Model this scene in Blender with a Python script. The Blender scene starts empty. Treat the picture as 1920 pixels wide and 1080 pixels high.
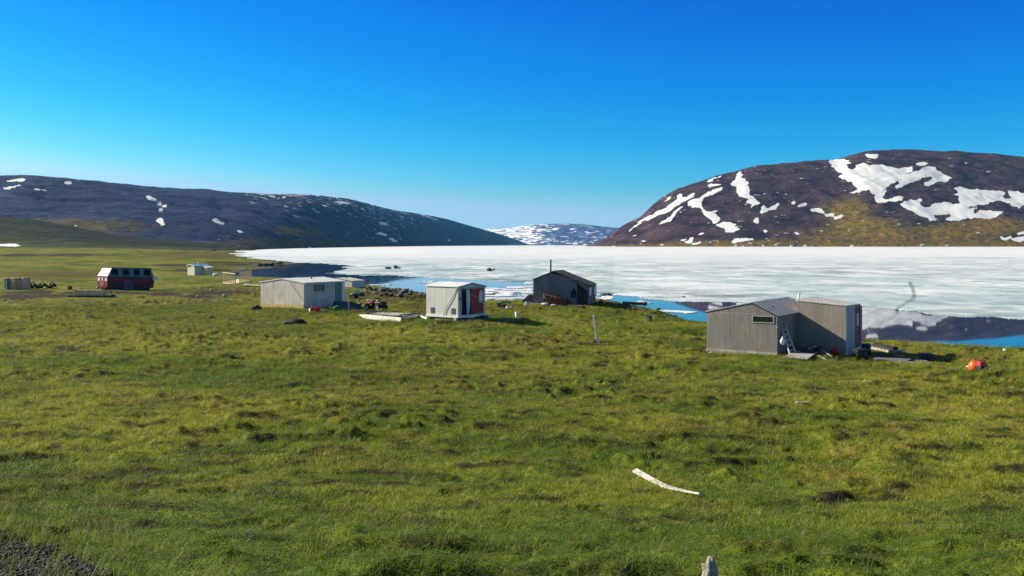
import bpy, bmesh, math, random
import numpy as np
from mathutils import Vector, Matrix
R = math.radians
scene = bpy.context.scene
COL = scene.collection
random.seed(7)
rng = np.random.default_rng(11)

# ------------------------------------------------------------------ camera, sky, sun, exposure
F, CX, HY, ZC = 1900.0, 960.0, 458.0, 7.2          # focal length in 1920-px units, horizon row, eye height over the lake
cam = bpy.data.cameras.new("camera")
cam.sensor_width = 36.0
cam.lens = 36.0 * F / 1920.0
cam.shift_y = -(540.0 - HY) / 1920.0
cam.clip_start = 0.1
cam.clip_end = 90000.0
cam_ob = bpy.data.objects.new("camera", cam)
cam_ob.location = (0, 0, ZC)
cam_ob.rotation_euler = (R(90), 0, 0)
COL.objects.link(cam_ob)
scene.camera = cam_ob

SUN_E, SUN_A = 28.5, 16.0                          # elevation; degrees the sun stands ahead of due left
to_sun = Vector((-math.cos(R(SUN_A)) * math.cos(R(SUN_E)), math.sin(R(SUN_A)) * math.cos(R(SUN_E)), math.sin(R(SUN_E))))
world = bpy.data.worlds.new("World")
scene.world = world
world.use_nodes = True
wn = world.node_tree
wn.nodes.clear()
sky = wn.nodes.new("ShaderNodeTexSky")
sky.sky_type = 'NISHITA'
sky.sun_disc = False
sky.sun_elevation = R(SUN_E)
sky.sun_rotation = math.atan2(to_sun.x, to_sun.y)
sky.altitude = 0.0
sky.air_density = 1.0
sky.dust_density = 0.2
sky.ozone_density = 4.0
sep = wn.nodes.new("ShaderNodeSeparateColor")      # deep arctic blue: less red, more blue in the clear air
cmb = wn.nodes.new("ShaderNodeCombineColor")
wn.links.new(sky.outputs[0], sep.inputs[0])
chan = []
for ch, (gain, power) in enumerate(((4.1e-4, 5.5), (.129, 2.0), (.99, 1.0))):
    pw = wn.nodes.new("ShaderNodeMath"); pw.operation = 'POWER'; pw.inputs[1].default_value = power
    ml = wn.nodes.new("ShaderNodeMath"); ml.operation = 'MULTIPLY'; ml.inputs[1].default_value = gain
    wn.links.new(sep.outputs[ch], pw.inputs[0]); wn.links.new(pw.outputs[0], ml.inputs[0]); chan.append(ml.outputs[0])
gcap = wn.nodes.new("ShaderNodeMath"); gcap.operation = 'MULTIPLY'; gcap.inputs[1].default_value = .77
gmin = wn.nodes.new("ShaderNodeMath"); gmin.operation = 'MINIMUM'                      # nor turquoise
wn.links.new(chan[2], gcap.inputs[0]); wn.links.new(gcap.outputs[0], gmin.inputs[0]); wn.links.new(chan[1], gmin.inputs[1]); chan[1] = gmin.outputs[0]
cap = wn.nodes.new("ShaderNodeMath"); cap.operation = 'MULTIPLY'; cap.inputs[1].default_value = .60
low = wn.nodes.new("ShaderNodeMath"); low.operation = 'MINIMUM'                       # never redder than pale blue, also near the sun
wn.links.new(chan[1], cap.inputs[0]); wn.links.new(cap.outputs[0], low.inputs[0]); wn.links.new(chan[0], low.inputs[1])
for ch, so in enumerate((low.outputs[0], chan[1], chan[2])): wn.links.new(so, cmb.inputs[ch])
bg = wn.nodes.new("ShaderNodeBackground")
bg.inputs['Strength'].default_value = 0.10
wo = wn.nodes.new("ShaderNodeOutputWorld")
tcw = wn.nodes.new("ShaderNodeTexCoord"); sxyz = wn.nodes.new("ShaderNodeSeparateXYZ")
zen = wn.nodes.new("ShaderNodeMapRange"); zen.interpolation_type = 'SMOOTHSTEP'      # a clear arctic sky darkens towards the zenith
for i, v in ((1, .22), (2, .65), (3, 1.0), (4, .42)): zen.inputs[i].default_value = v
hor = wn.nodes.new("ShaderNodeMapRange"); hor.interpolation_type = 'SMOOTHSTEP'      # and pales in the thick air over the horizon
for i, v in ((1, 0.0), (2, .055), (3, 1.5), (4, 1.0)): hor.inputs[i].default_value = v
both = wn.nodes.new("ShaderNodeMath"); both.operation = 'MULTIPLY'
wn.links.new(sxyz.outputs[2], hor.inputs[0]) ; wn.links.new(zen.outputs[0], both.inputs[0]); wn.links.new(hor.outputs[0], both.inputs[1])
vm = wn.nodes.new("ShaderNodeVectorMath"); vm.operation = 'SCALE'
wn.links.new(tcw.outputs['Generated'], sxyz.inputs[0]); wn.links.new(sxyz.outputs[2], zen.inputs[0])
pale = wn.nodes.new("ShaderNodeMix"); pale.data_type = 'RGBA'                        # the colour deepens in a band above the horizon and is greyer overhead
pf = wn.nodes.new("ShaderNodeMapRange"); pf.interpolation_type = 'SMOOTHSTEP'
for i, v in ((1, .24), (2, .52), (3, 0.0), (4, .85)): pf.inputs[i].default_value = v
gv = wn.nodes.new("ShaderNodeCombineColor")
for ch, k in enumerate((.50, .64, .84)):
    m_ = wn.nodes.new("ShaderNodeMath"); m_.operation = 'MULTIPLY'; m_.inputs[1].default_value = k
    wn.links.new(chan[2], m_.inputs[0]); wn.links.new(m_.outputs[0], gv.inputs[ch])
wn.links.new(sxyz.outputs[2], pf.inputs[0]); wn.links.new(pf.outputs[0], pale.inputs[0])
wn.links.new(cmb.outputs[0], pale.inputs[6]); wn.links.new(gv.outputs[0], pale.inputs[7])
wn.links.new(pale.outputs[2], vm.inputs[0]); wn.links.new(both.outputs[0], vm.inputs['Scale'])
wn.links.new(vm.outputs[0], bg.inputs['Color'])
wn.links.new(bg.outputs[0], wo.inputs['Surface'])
sun = bpy.data.lights.new("sun", 'SUN')
sun.energy = 5.0
sun.angle = R(0.53)
sun.color = (1.0, 0.91, 0.71)
sun_ob = bpy.data.objects.new("sun", sun)
sun_ob.rotation_euler = to_sun.to_track_quat('Z', 'Y').to_euler()
sun_ob.location = (-200, 60, 200)
COL.objects.link(sun_ob)
scene.view_settings.view_transform = 'Standard'
scene.view_settings.look = 'None'
scene.view_settings.exposure = 0.63
scene.view_settings.gamma = 1.0
scene.cycles.use_denoising = True
scene.cycles.max_bounces = 6
scene.cycles.diffuse_bounces = 2
scene.cycles.glossy_bounces = 3
scene.cycles.transparent_max_bounces = 8
scene.cycles.volume_bounces = 0
scene.cycles.caustics_reflective = False
scene.cycles.caustics_refractive = False

# ------------------------------------------------------------------ small helpers
def pn(x, y, seed=0):
    """2-D gradient noise, about -0.7..0.7"""
    x = np.asarray(x, float); y = np.asarray(y, float)
    xi = np.floor(x).astype(np.int64); yi = np.floor(y).astype(np.int64)
    xf = x - xi; yf = y - yi
    def g(ix, iy, dx, dy):
        h = (ix * 374761393 + iy * 668265263 + seed * 974634777) & 0xFFFFFFFF
        h = ((h ^ (h >> 13)) * 1274126177) & 0xFFFFFFFF
        h = (h ^ (h >> 16)) & 0xFFFF
        a = h * (2 * math.pi / 65536.0)
        return np.cos(a) * dx + np.sin(a) * dy
    u = xf * xf * xf * (xf * (xf * 6 - 15) + 10)
    v = yf * yf * yf * (yf * (yf * 6 - 15) + 10)
    a = g(xi, yi, xf, yf); b = g(xi + 1, yi, xf - 1, yf)
    c = g(xi, yi + 1, xf, yf - 1); d = g(xi + 1, yi + 1, xf - 1, yf - 1)
    return (a * (1 - u) + b * u) * (1 - v) + (c * (1 - u) + d * u) * v

def fbm(x, y, seed=0, o=4):
    s = 0; a = 1.0
    for k in range(o):
        s = s + a * pn(x, y, seed + k * 17); x = x * 2.03; y = y * 2.03; a *= 0.5
    return s

def sstep(a, b, x):
    t = np.clip((np.asarray(x, float) - a) / (b - a), 0, 1)
    return t * t * (3 - 2 * t)

def inside(poly, x, y):
    r = np.zeros(np.shape(x), bool)
    n = len(poly)
    for i in range(n):
        x0, y0 = poly[i]; x1, y1 = poly[(i + 1) % n]
        if y0 == y1: continue
        c = ((y0 > y) != (y1 > y))
        r ^= c & (x < (x1 - x0) * (y - y0) / (y1 - y0) + x0)
    return r

def wpt(px, py, D):
    """the real point D metres out that lies along the sight line px, py of the survey photo"""
    return Vector(((px - CX) / F * D, D, ZC - (py - HY) / F * D))

def shade_mesh(me, smooth=True):
    me.polygons.foreach_set("use_smooth", np.full(len(me.polygons), smooth, bool))

def grid_mesh(name, V, nr, nc, keep=None, wrap=False):
    """V is (nr*nc, 3)"""
    i = np.arange(nr - 1)[:, None]
    j = np.arange(nc if wrap else nc - 1)[None, :]
    a = i * nc + j; b = i * nc + (j + 1) % nc
    q = np.stack([a, b, b + nc, a + nc], -1).reshape(-1, 4)
    if keep is not None: q = q[keep.reshape(-1)]
    me = bpy.data.meshes.new(name)
    me.vertices.add(len(V)); me.vertices.foreach_set("co", np.asarray(V, np.float32).ravel())
    me.loops.add(q.size); me.loops.foreach_set("vertex_index", q.ravel().astype(np.int32))
    me.polygons.add(len(q)); me.polygons.foreach_set("loop_start", np.arange(0, q.size, 4, dtype=np.int32))
    me.update(calc_edges=True); me.validate()
    return me

def vattr(me, name, val):
    a = me.attributes.new(name, 'FLOAT', 'POINT')
    a.data.foreach_set("value", np.asarray(val, np.float32).ravel())

def link(o, parent=None):
    COL.objects.link(o)
    if parent is not None: o.parent = parent
    return o

# ------------------------------------------------------------------ shading helpers
class NT:
    def __init__(s, name):
        s.m = bpy.data.materials.new(name); s.m.use_nodes = True
        s.t = s.m.node_tree; s.t.nodes.clear()
        s.out = s.t.nodes.new("ShaderNodeOutputMaterial")
        s.cache = {}
    def n(s, kind, **kw):
        o = s.t.nodes.new("ShaderNode" + kind)
        for k, v in kw.items(): setattr(o, k, v)
        return o
    def put(s, sock, v):
        if hasattr(v, 'is_output'): s.t.links.new(v, sock)
        elif isinstance(v, (tuple, list)):
            sock.default_value = tuple(v) + ((1.0,) if len(sock.default_value) == 4 and len(v) == 3 else ())
        else: sock.default_value = v
    def coord(s, kind='Object'):
        if kind not in s.cache:
            if kind == 'World': s.cache[kind] = s.n("NewGeometry").outputs['Position']
            else: s.cache[kind] = s.n("TexCoord").outputs[kind]
        return s.cache[kind]
    def noise(s, vec, scale, detail=3, rough=.55, stretch=None, dist=0.0):
        if stretch:
            mp = s.n("Mapping"); s.put(mp.inputs[0], vec); mp.inputs['Scale'].default_value = stretch; vec = mp.outputs[0]
        o = s.n("TexNoise"); s.put(o.inputs['Vector'], vec)
        o.inputs['Scale'].default_value = scale; o.inputs['Detail'].default_value = detail; o.inputs['Roughness'].default_value = rough
        o.inputs['Distortion'].default_value = dist
        return o.outputs['Fac']
    def ramp(s, v, a, b):
        o = s.n("MapRange", interpolation_type='SMOOTHSTEP'); s.put(o.inputs[0], v)
        o.inputs[1].default_value = a; o.inputs[2].default_value = b
        return o.outputs[0]
    def mix(s, f, a, b, mode='MIX'):
        o = s.n("Mix", data_type='RGBA', blend_type=mode)
        s.put(o.inputs[0], f); s.put(o.inputs[6], a); s.put(o.inputs[7], b)
        return o.outputs[2]
    def math(s, op, a, b=0.0, c=None):
        o = s.n("Math", operation=op); s.put(o.inputs[0], a); s.put(o.inputs[1], b)
        if c is not None: s.put(o.inputs[2], c)
        return o.outputs[0]
    def attr(s, name):
        return s.n("Attribute", attribute_name=name).outputs['Fac']
    def bump(s, h, dist=.02, strength=.6):
        o = s.n("Bump"); s.put(o.inputs['Height'], h); o.inputs['Distance'].default_value = dist; s.put(o.inputs['Strength'], strength)
        return o.outputs[0]
    def bsdf(s, color, rough=.7, metal=0.0, normal=None, spec=.5, ior=1.45, **kw):
        o = s.n("BsdfPrincipled")
        s.put(o.inputs['Base Color'], color); s.put(o.inputs['Roughness'], rough); s.put(o.inputs['Metallic'], metal)
        s.put(o.inputs['Specular IOR Level'], spec); s.put(o.inputs['IOR'], ior)
        if normal is not None: s.put(o.inputs['Normal'], normal)
        for k, v in kw.items(): s.put(o.inputs[k], v)
        s.t.links.new(o.outputs[0], s.out.inputs['Surface'])
        return o

MATS = {}
def M(key):
    return MATS[key]

def simple(key, col, rough=.6, metal=0.0, var=.25, scale=6.0, spec=.5, bump=0.0, stretch=None):
    """painted, plastic, metal and wood surfaces: base colour broken up by wear"""
    s = NT(key)
    c = s.coord('Object')
    f = s.noise(c, scale, 4, .6, stretch)
    f2 = s.noise(c, scale * 5.3, 3, .6, stretch)
    dark = tuple(v * (1 - var) for v in col); light = tuple(min(1, v * (1 + var * .8)) for v in col)
    k = s.mix(s.ramp(f, .3, .7), dark, light)
    k = s.mix(s.math('MULTIPLY', s.ramp(f2, .52, .75), .5), k, tuple(v * (1 - var * 1.3) for v in col))
    rg = s.math('ADD', s.math('MULTIPLY', f2, .25), rough - .12)
    s.bsdf(k, rg, metal, s.bump(f2, bump, .5) if bump else None, spec)
    MATS[key] = s.m
    return s.m

def ply(key, col, panel=1.22, streak=.3, seam=.5, off=0.0, stain=(.5, .42, .33), stain_amt=.25, var=.25, nails=()):
    """weathered plywood sheets: each sheet its own tone, upright grain streaks, dark joints"""
    s = NT(key)
    tc = s.n("TexCoord")
    sep = s.n("SeparateXYZ"); s.put(sep.inputs[0], tc.outputs['Object'])
    sn = s.n("SeparateXYZ"); s.put(sn.inputs[0], tc.outputs['Normal'])
    fx = s.math('GREATER_THAN', s.math('ABSOLUTE', sn.outputs[0]), .6)
    along = s.n("Mix", data_type='FLOAT'); s.put(along.inputs[0], fx); s.put(along.inputs[2], sep.outputs[0]); s.put(along.inputs[3], sep.outputs[1])
    u = s.math('ADD', s.math('DIVIDE', along.outputs[0], panel), off + 20.0)
    cell = s.math('FLOOR', u)
    wnz = s.n("TexWhiteNoise", noise_dimensions='2D')
    cmb = s.n("CombineXYZ"); s.put(cmb.inputs[0], cell); s.put(cmb.inputs[1], fx); s.put(wnz.inputs['Vector'], cmb.outputs[0])
    fr = s.math('FRACT', u)
    edge = s.math('MINIMUM', fr, s.math('SUBTRACT', 1.0, fr))
    line = s.math('SUBTRACT', 1.0, s.ramp(edge, .004, .022))
    g1 = s.noise(tc.outputs['Object'], 5.0, 5, .65, (1, 1, .12))
    g2 = s.noise(tc.outputs['Object'], 14.0, 4, .7, (1, 1, .22))
    g4 = s.noise(tc.outputs['Object'], .9, 5, .7, (1, 1, .6))
    g3 = s.noise(tc.outputs['Object'], 1.3, 4, .6)
    tone = s.math('ADD', s.math('MULTIPLY', wnz.outputs['Value'], var), 1 - var * .6)
    tone = s.math('MULTIPLY', tone, s.math('ADD', s.math('MULTIPLY', g1, streak * 2), 1 - streak))
    tone = s.math('MULTIPLY', tone, s.math('ADD', s.math('MULTIPLY', g2, streak * .8), 1 - streak * .4))
    tone = s.math('MULTIPLY', tone, s.math('ADD', s.math('MULTIPLY', g4, streak * 2.2), 1 - streak * 1.1))
    tone = s.math('MULTIPLY', tone, s.math('SUBTRACT', 1.0, s.math('MULTIPLY', line, seam)))
    base = s.mix(s.math('MULTIPLY', s.ramp(g3, .45, .7), stain_amt), col, stain)
    k = s.mix(1.0, base, tone, 'MULTIPLY')
    for y0, z0, z1 in nails:                        # rows of bright nail heads along the joints of the gable (x = 0 face)
        if z1 > z0:
            d1 = s.math('ABSOLUTE', s.math('SUBTRACT', sep.outputs[1], y0)); d2 = s.math('PINGPONG', sep.outputs[2], .085)
            inr = s.math('MULTIPLY', s.math('GREATER_THAN', sep.outputs[2], z0), s.math('LESS_THAN', sep.outputs[2], z1))
        else:
            d1 = s.math('ABSOLUTE', s.math('SUBTRACT', sep.outputs[2], z0)); d2 = s.math('PINGPONG', sep.outputs[1], .085); inr = s.math('GREATER_THAN', sep.outputs[1], y0)
        dot = s.math('LESS_THAN', s.math('MAXIMUM', d1, d2), .020)
        dot = s.math('MULTIPLY', s.math('MULTIPLY', dot, inr), s.math('MULTIPLY', fx, s.math('LESS_THAN', sep.outputs[0], .01)))
        k = s.mix(dot, k, (.62, .60, .56))
    s.bsdf(k, .8, 0, s.bump(g2, .003, .6), .3)
    MATS[key] = s.m
    return s.m

# ------------------------------------------------------------------ terrain: surveyed heights, smooth surface through them
CP = []
def cp(px, D, z):
    X = (px - CX) / F * D
    CP.append((math.atan2(X, D), math.log(math.hypot(X, D)), z))
def cpy(px, py, D): cp(px, D, ZC - (py - HY) * D / F)
def cpz(px, py, z): cp(px, (ZC - z) * F / (py - HY), z)
WIDE = (-500, -200, 100, 480, 960, 1440, 1850, 2150, 2450)
for p in WIDE:
    cp(p, 2.2, 5.75); cpy(p, 1080, 5.8); cpy(p, 985, 9.3); cpy(p, 906, 14.0); cpy(p, 830, 20.0); cpy(p, 760, 29.0); cpy(p, 690, 45.0)
for p in (-500, -200, 0, 300, 600, 960, 1130): cpy(p, 640, 58.0)
for t in ((1250, 640, 58), (1325, 661, 57.5), (1400, 664, 56), (1456, 666.5, 55), (1530, 671, 53.5), (1586, 672, 54.5), (1615, 664, 57.5), (1735, 677, 56), (1650, 673, 56.5), (1840, 697, 49.0), (1800, 684, 53),
          (1640, 655, 62.5), (1750, 659, 60), (1900, 668, 57.5), (2250, 690, 52),
          (489, 575, 90), (570, 578.5, 86), (645, 575, 90), (700, 582, 88), (735, 600, 74), (800, 597, 75), (860, 600, 71), (910, 597, 74.5), (970, 596, 75), (1020, 609, 71.5), (1060, 600, 76),
          (1117, 641, 57.5), (1000, 565, 98), (1050, 570.5, 96), (1103, 572, 95), (1121, 568, 98.5), (1140, 588, 90.5), (1170, 589, 91.5), (1200, 591, 90), (1216, 597, 86), (1280, 613, 80), (1160, 604, 80),
          (-300, 542, 124), (0, 542, 124), (130, 545, 122), (201, 543, 122), (288, 545, 126), (150, 557, 108), (330, 560, 106), (330, 535, 152), (420, 535, 158), (350, 518.5, 208), (300, 520, 196),
          (-300, 520, 165), (0, 520, 165), (150, 502, 232), (300, 502, 265), (400, 504, 262), (-300, 500, 240), (0, 500, 240), (-300, 480, 380), (0, 480, 380), (150, 480, 390), (300, 480, 430),
          (400, 486, 420), (-300, 467, 740), (0, 467, 750), (100, 467, 760), (200, 467.5, 800), (300, 469, 850), (380, 471, 900)): cpy(*t)
def shore(px, py, z, back, dz=-.7):
    cpz(px, py, z); cp(px, (ZC - z) * F / (py - HY) + back, dz)
for t in ((1620, 638, .55, 6), (1690, 641, .55, 6), (1750, 645, .55, 6), (1840, 650, .55, 6), (1920, 655, .55, 6), (2250, 672, .55, 6), (2450, 680, .55, 6), (1530, 630, .5, 6), (1450, 621, .45, 6), (1370, 611, .45, 6), (1310, 605, .4, 6),
          (1265, 592, .6, 7), (1230, 583, .7, 7), (1190, 575, .8, 7), (1150, 569, .9, 7), (1125, 565, 1.0, 8), (1050, 565, 1.0, 9), (1000, 566, 1.0, 9), (910, 568, 1.0, 10), (850, 558, .6, 9), (800, 551, .5, 8), (740, 543.5, .5, 8), (690, 539, .4, 8),
          (620, 531, .2, 8), (560, 525.5, .2, 8), (510, 521.5, .2, 8)): shore(*t)
for t in ((477, 518, .15), (440, 517, .15), (405, 516.5, .2), (410, 512.5, .2), (440, 507.5, .2), (460, 504.5, .2), (498, 500, .2), (520, 494.5, .25), (531, 492, .1),
          (500, 487, .2), (470, 482, .2), (450, 478, .2), (432, 474.5, .2), (426, 472, .2), (425, 470, .3)): cpz(*t)
for px, py, z in ((450, 513, -.4), (478, 510, -.6), (520, 512, -1), (560, 510, -1.3), (545, 497, -1.0), (560, 490, -1.5), (520, 484, -1.2), (485, 479, -1.2), (462, 475.5, -.8), (447, 472, -.7), (440, 468, -.7), (650, 505, -2), (800, 515, -2)): cp(px, ZC * F / (py - HY), z)
for p in (700, 960, 1250, 1550, 1900, 2400):
    for D in (170, 260, 600, 1300, 3000): cp(p, D, -2.5)
for p in (520, 600): cp(p, 1400, -1.5); cp(p, 3000, -2)
for p in (-500, -200, 0, 200, 380): cp(p, 1300, 1.0); cp(p, 3000, 1.0)
CPA = np.array(CP)
def _k(r2): return np.where(r2 > 1e-12, .5 * r2 * np.log(r2 + 1e-12), 0)
def _fit():
    n = len(CPA); P = CPA[:, :2]
    d = ((P[:, None] - P[None]) ** 2).sum(-1)
    A = np.zeros((n + 3, n + 3)); A[:n, :n] = _k(d) + 3e-4 * np.eye(n)
    A[:n, n] = 1; A[:n, n + 1:] = P; A[n, :n] = 1; A[n + 1:, :n] = P.T
    b = np.zeros(n + 3); b[:n] = CPA[:, 2]
    return np.linalg.lstsq(A, b, rcond=None)[0]
WT = _fit()
def tps(az, v):
    sh = az.shape; az = az.ravel(); v = v.ravel(); out = np.empty(len(az)); n = len(CPA)
    for s in range(0, len(az), 40000):
        a = az[s:s + 40000]; b = v[s:s + 40000]
        d = (a[:, None] - CPA[None, :, 0]) ** 2 + (b[:, None] - CPA[None, :, 1]) ** 2
        out[s:s + 40000] = _k(d) @ WT[:n] + WT[n] + WT[n + 1] * a + WT[n + 2] * b
    return out.reshape(sh)
AZM = math.atan(1400 / F)
def hbase(x, y):
    x = np.asarray(x, float); y = np.asarray(y, float)
    az = np.arctan2(x, y); r = np.hypot(x, y)
    v = np.log(np.clip(r, 2.2, 2900))
    z = tps(np.clip(az, -AZM, AZM), v)
    back = np.abs(az) > AZM
    if back.any():                                   # behind the viewer: level tundra
        w = sstep(AZM, AZM + .9, np.abs(az))
        z = np.where(back, z * (1 - w) + w * np.clip(5.5 - r * .01, 2.0, 5.5), z)
    return np.clip(z, -3, 8)
FLAT = []                                            # places where the turf was levelled or trodden: x, y, radius
def flat(px, py, D, rad):
    FLAT.append(((px - CX) / F * D, D, rad))
for t in ((530, 578, 90, 4.5), (600, 578, 89, 4.5), (650, 575, 90, 3), (855, 600, 73.5, 3.2), (1050, 570, 98, 5.5), (1400, 666, 57.5, 3.6), (1480, 668, 57.5, 3.4), (1560, 668, 57, 3.2), (1620, 668, 56.5, 2.4), (1700, 668, 55.5, 2.6),
          (245, 545, 125, 5.5), (705, 582, 89, 2), (700, 600, 74, 2.6), (765, 600, 74, 2.6), (1840, 697, 49, 1.5), (1662, 662, 60, 2.0), (1750, 680, 55, 2.5), (30, 542, 124, 3), (80, 542, 124, 3), (150, 557, 108, 3), (190, 557, 108, 3), (1195, 892, 14.6, 1.0), (1222, 904, 14.1, 1.0), (1250, 917, 13.6, 1.0), (1285, 927, 13.3, 1.0), (1316, 935, 13.0, 1.0)): flat(*t)
def tussock(x, y):
    return pn(x / 1.5, y / .9, 21) + .40 * pn(x / .5, y / .45, 22) + .22 * pn(x / .2, y / .2, 23)
def peat_shade(x, y):
    """bare turf and painted shade on tussock faces turned away from the sun"""
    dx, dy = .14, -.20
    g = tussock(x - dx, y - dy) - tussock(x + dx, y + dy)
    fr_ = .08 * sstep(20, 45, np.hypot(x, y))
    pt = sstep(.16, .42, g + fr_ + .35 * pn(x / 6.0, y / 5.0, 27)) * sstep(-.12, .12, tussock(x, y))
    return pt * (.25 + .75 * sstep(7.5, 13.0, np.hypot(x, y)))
def hum(x, y):
    r = np.hypot(x, y)
    wx = x + .35 * pn(x / 1.7, y / 1.7, 5); wy = y + .35 * pn(x / 1.7, y / 1.7, 6)
    big = np.abs(pn(wx / 2.6, wy / 2.1, 1)); mid = np.abs(pn(wx / .95, wy / .8, 2)); sm = np.abs(pn(x / .34, y / .34, 3))
    patch = sstep(-.30, .40, pn(x / 8.0, y / 8.0, 4))
    a = (.20 * (big - .22) + .15 * (mid - .22)) * (.3 + .8 * patch) + .05 * (sm - .22) + .16 * pn(x / 8.0, y / 7.0, 8)
    tus = tussock(x, y)                              # scattered steep sided tussocks
    a = a + (.13 + .08 * sstep(10, 35, r)) * sstep(.02, .45, tus) * (.35 + .65 * patch) - .10 * sstep(-.30, -.44, tus)
    bare = sstep(480, 250, CX + F * x / np.maximum(y, 1.0)) * sstep(9.0, 7.0, r)          # trodden gravel by the road
    a = a * (1 - .8 * bare)
    near = 1 - .9 * sstep(90, 260, r)
    far = sstep(90, 200, r) * (.8 * fbm(x / 22.0, y / 22.0, 9, 3)) * np.clip(r / 300, .5, 2.0)
    k = np.ones_like(r)
    for fx, fy, fr in FLAT:
        k = np.minimum(k, .12 + .88 * sstep(fr * .75, fr * 1.5, np.hypot(x - fx, y - fy)))
    return (a * near + far) * k
def H(x, y):
    x = np.asarray(x, float); y = np.asarray(y, float)
    b = hbase(x, y)
    w = sstep(.05, .9, b)
    return b + hum(x, y) * (w * .9 + .1 * (b > -.2))
def G(px, py, lo=3.5, hi=1200.0):
    """where the sight line px, py meets the ground"""
    D = np.exp(np.linspace(math.log(lo), math.log(hi), 5000))
    X = (px - CX) / F * D
    d = ZC - (py - HY) / F * D - hbase(X, D)
    k = np.nonzero(d < 0)[0]
    i = k[0] if len(k) else len(D) - 1
    x, y = float(X[i]), float(D[i])
    return Vector((x, y, float(H(np.array([x]), np.array([y]))[0])))
def gz(x, y): return float(H(np.array([x]), np.array([y]))[0])
def proj(x, y, z):
    return CX + F * x / y, HY - F * (z - ZC) / y

# ---- colour fields shared by turf and grass blades
def turf_color(s, lift=1.0):
    w = s.coord('World')
    n1 = s.noise(w, .11, 4, .6)
    n2 = s.noise(w, .55, 4, .62, dist=.6)
    n3 = s.noise(w, 2.6, 4, .6)
    n4 = s.noise(w, .035, 3, .5)
    g1 = tuple(v * lift for v in (.105, .150, .012)); g2 = tuple(v * lift for v in (.26, .255, .034))
    br = tuple(v * lift for v in (.26, .19, .05)); dk = tuple(v * lift for v in (.040, .036, .017)); dg = tuple(v * lift for v in (.045, .085, .012))
    k = s.mix(s.ramp(n1, .38, .62), g1, g2)
    k = s.mix(s.math('MULTIPLY', s.ramp(n2, .5, .68), .75), k, br)
    k = s.mix(s.math('MULTIPLY', s.ramp(n3, .55, .75), .55), k, dg)
    k = s.mix(s.math('MULTIPLY', s.math('MULTIPLY', s.ramp(n2, .30, .42), -1.0), 0.0), k, dk)
    cd = s.n("VectorMath", operation='LENGTH'); s.put(cd.inputs[0], w)
    k = s.mix(s.math('MULTIPLY', s.math('ADD', s.ramp(cd.outputs['Value'], 20.0, 6.0), s.math('MULTIPLY', n4, .2)), .7), k, tuple(v * lift for v in (.075, .135, .010)))
    n5 = s.noise(w, 1.15, 3, .6, dist=.4)
    k = s.mix(s.math('MULTIPLY', s.ramp(n5, .56, .66), .8), k, dk)
    k = s.mix(s.math('MULTIPLY', s.ramp(n4, .5, .7), .35), k, g2)
    return k

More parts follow.
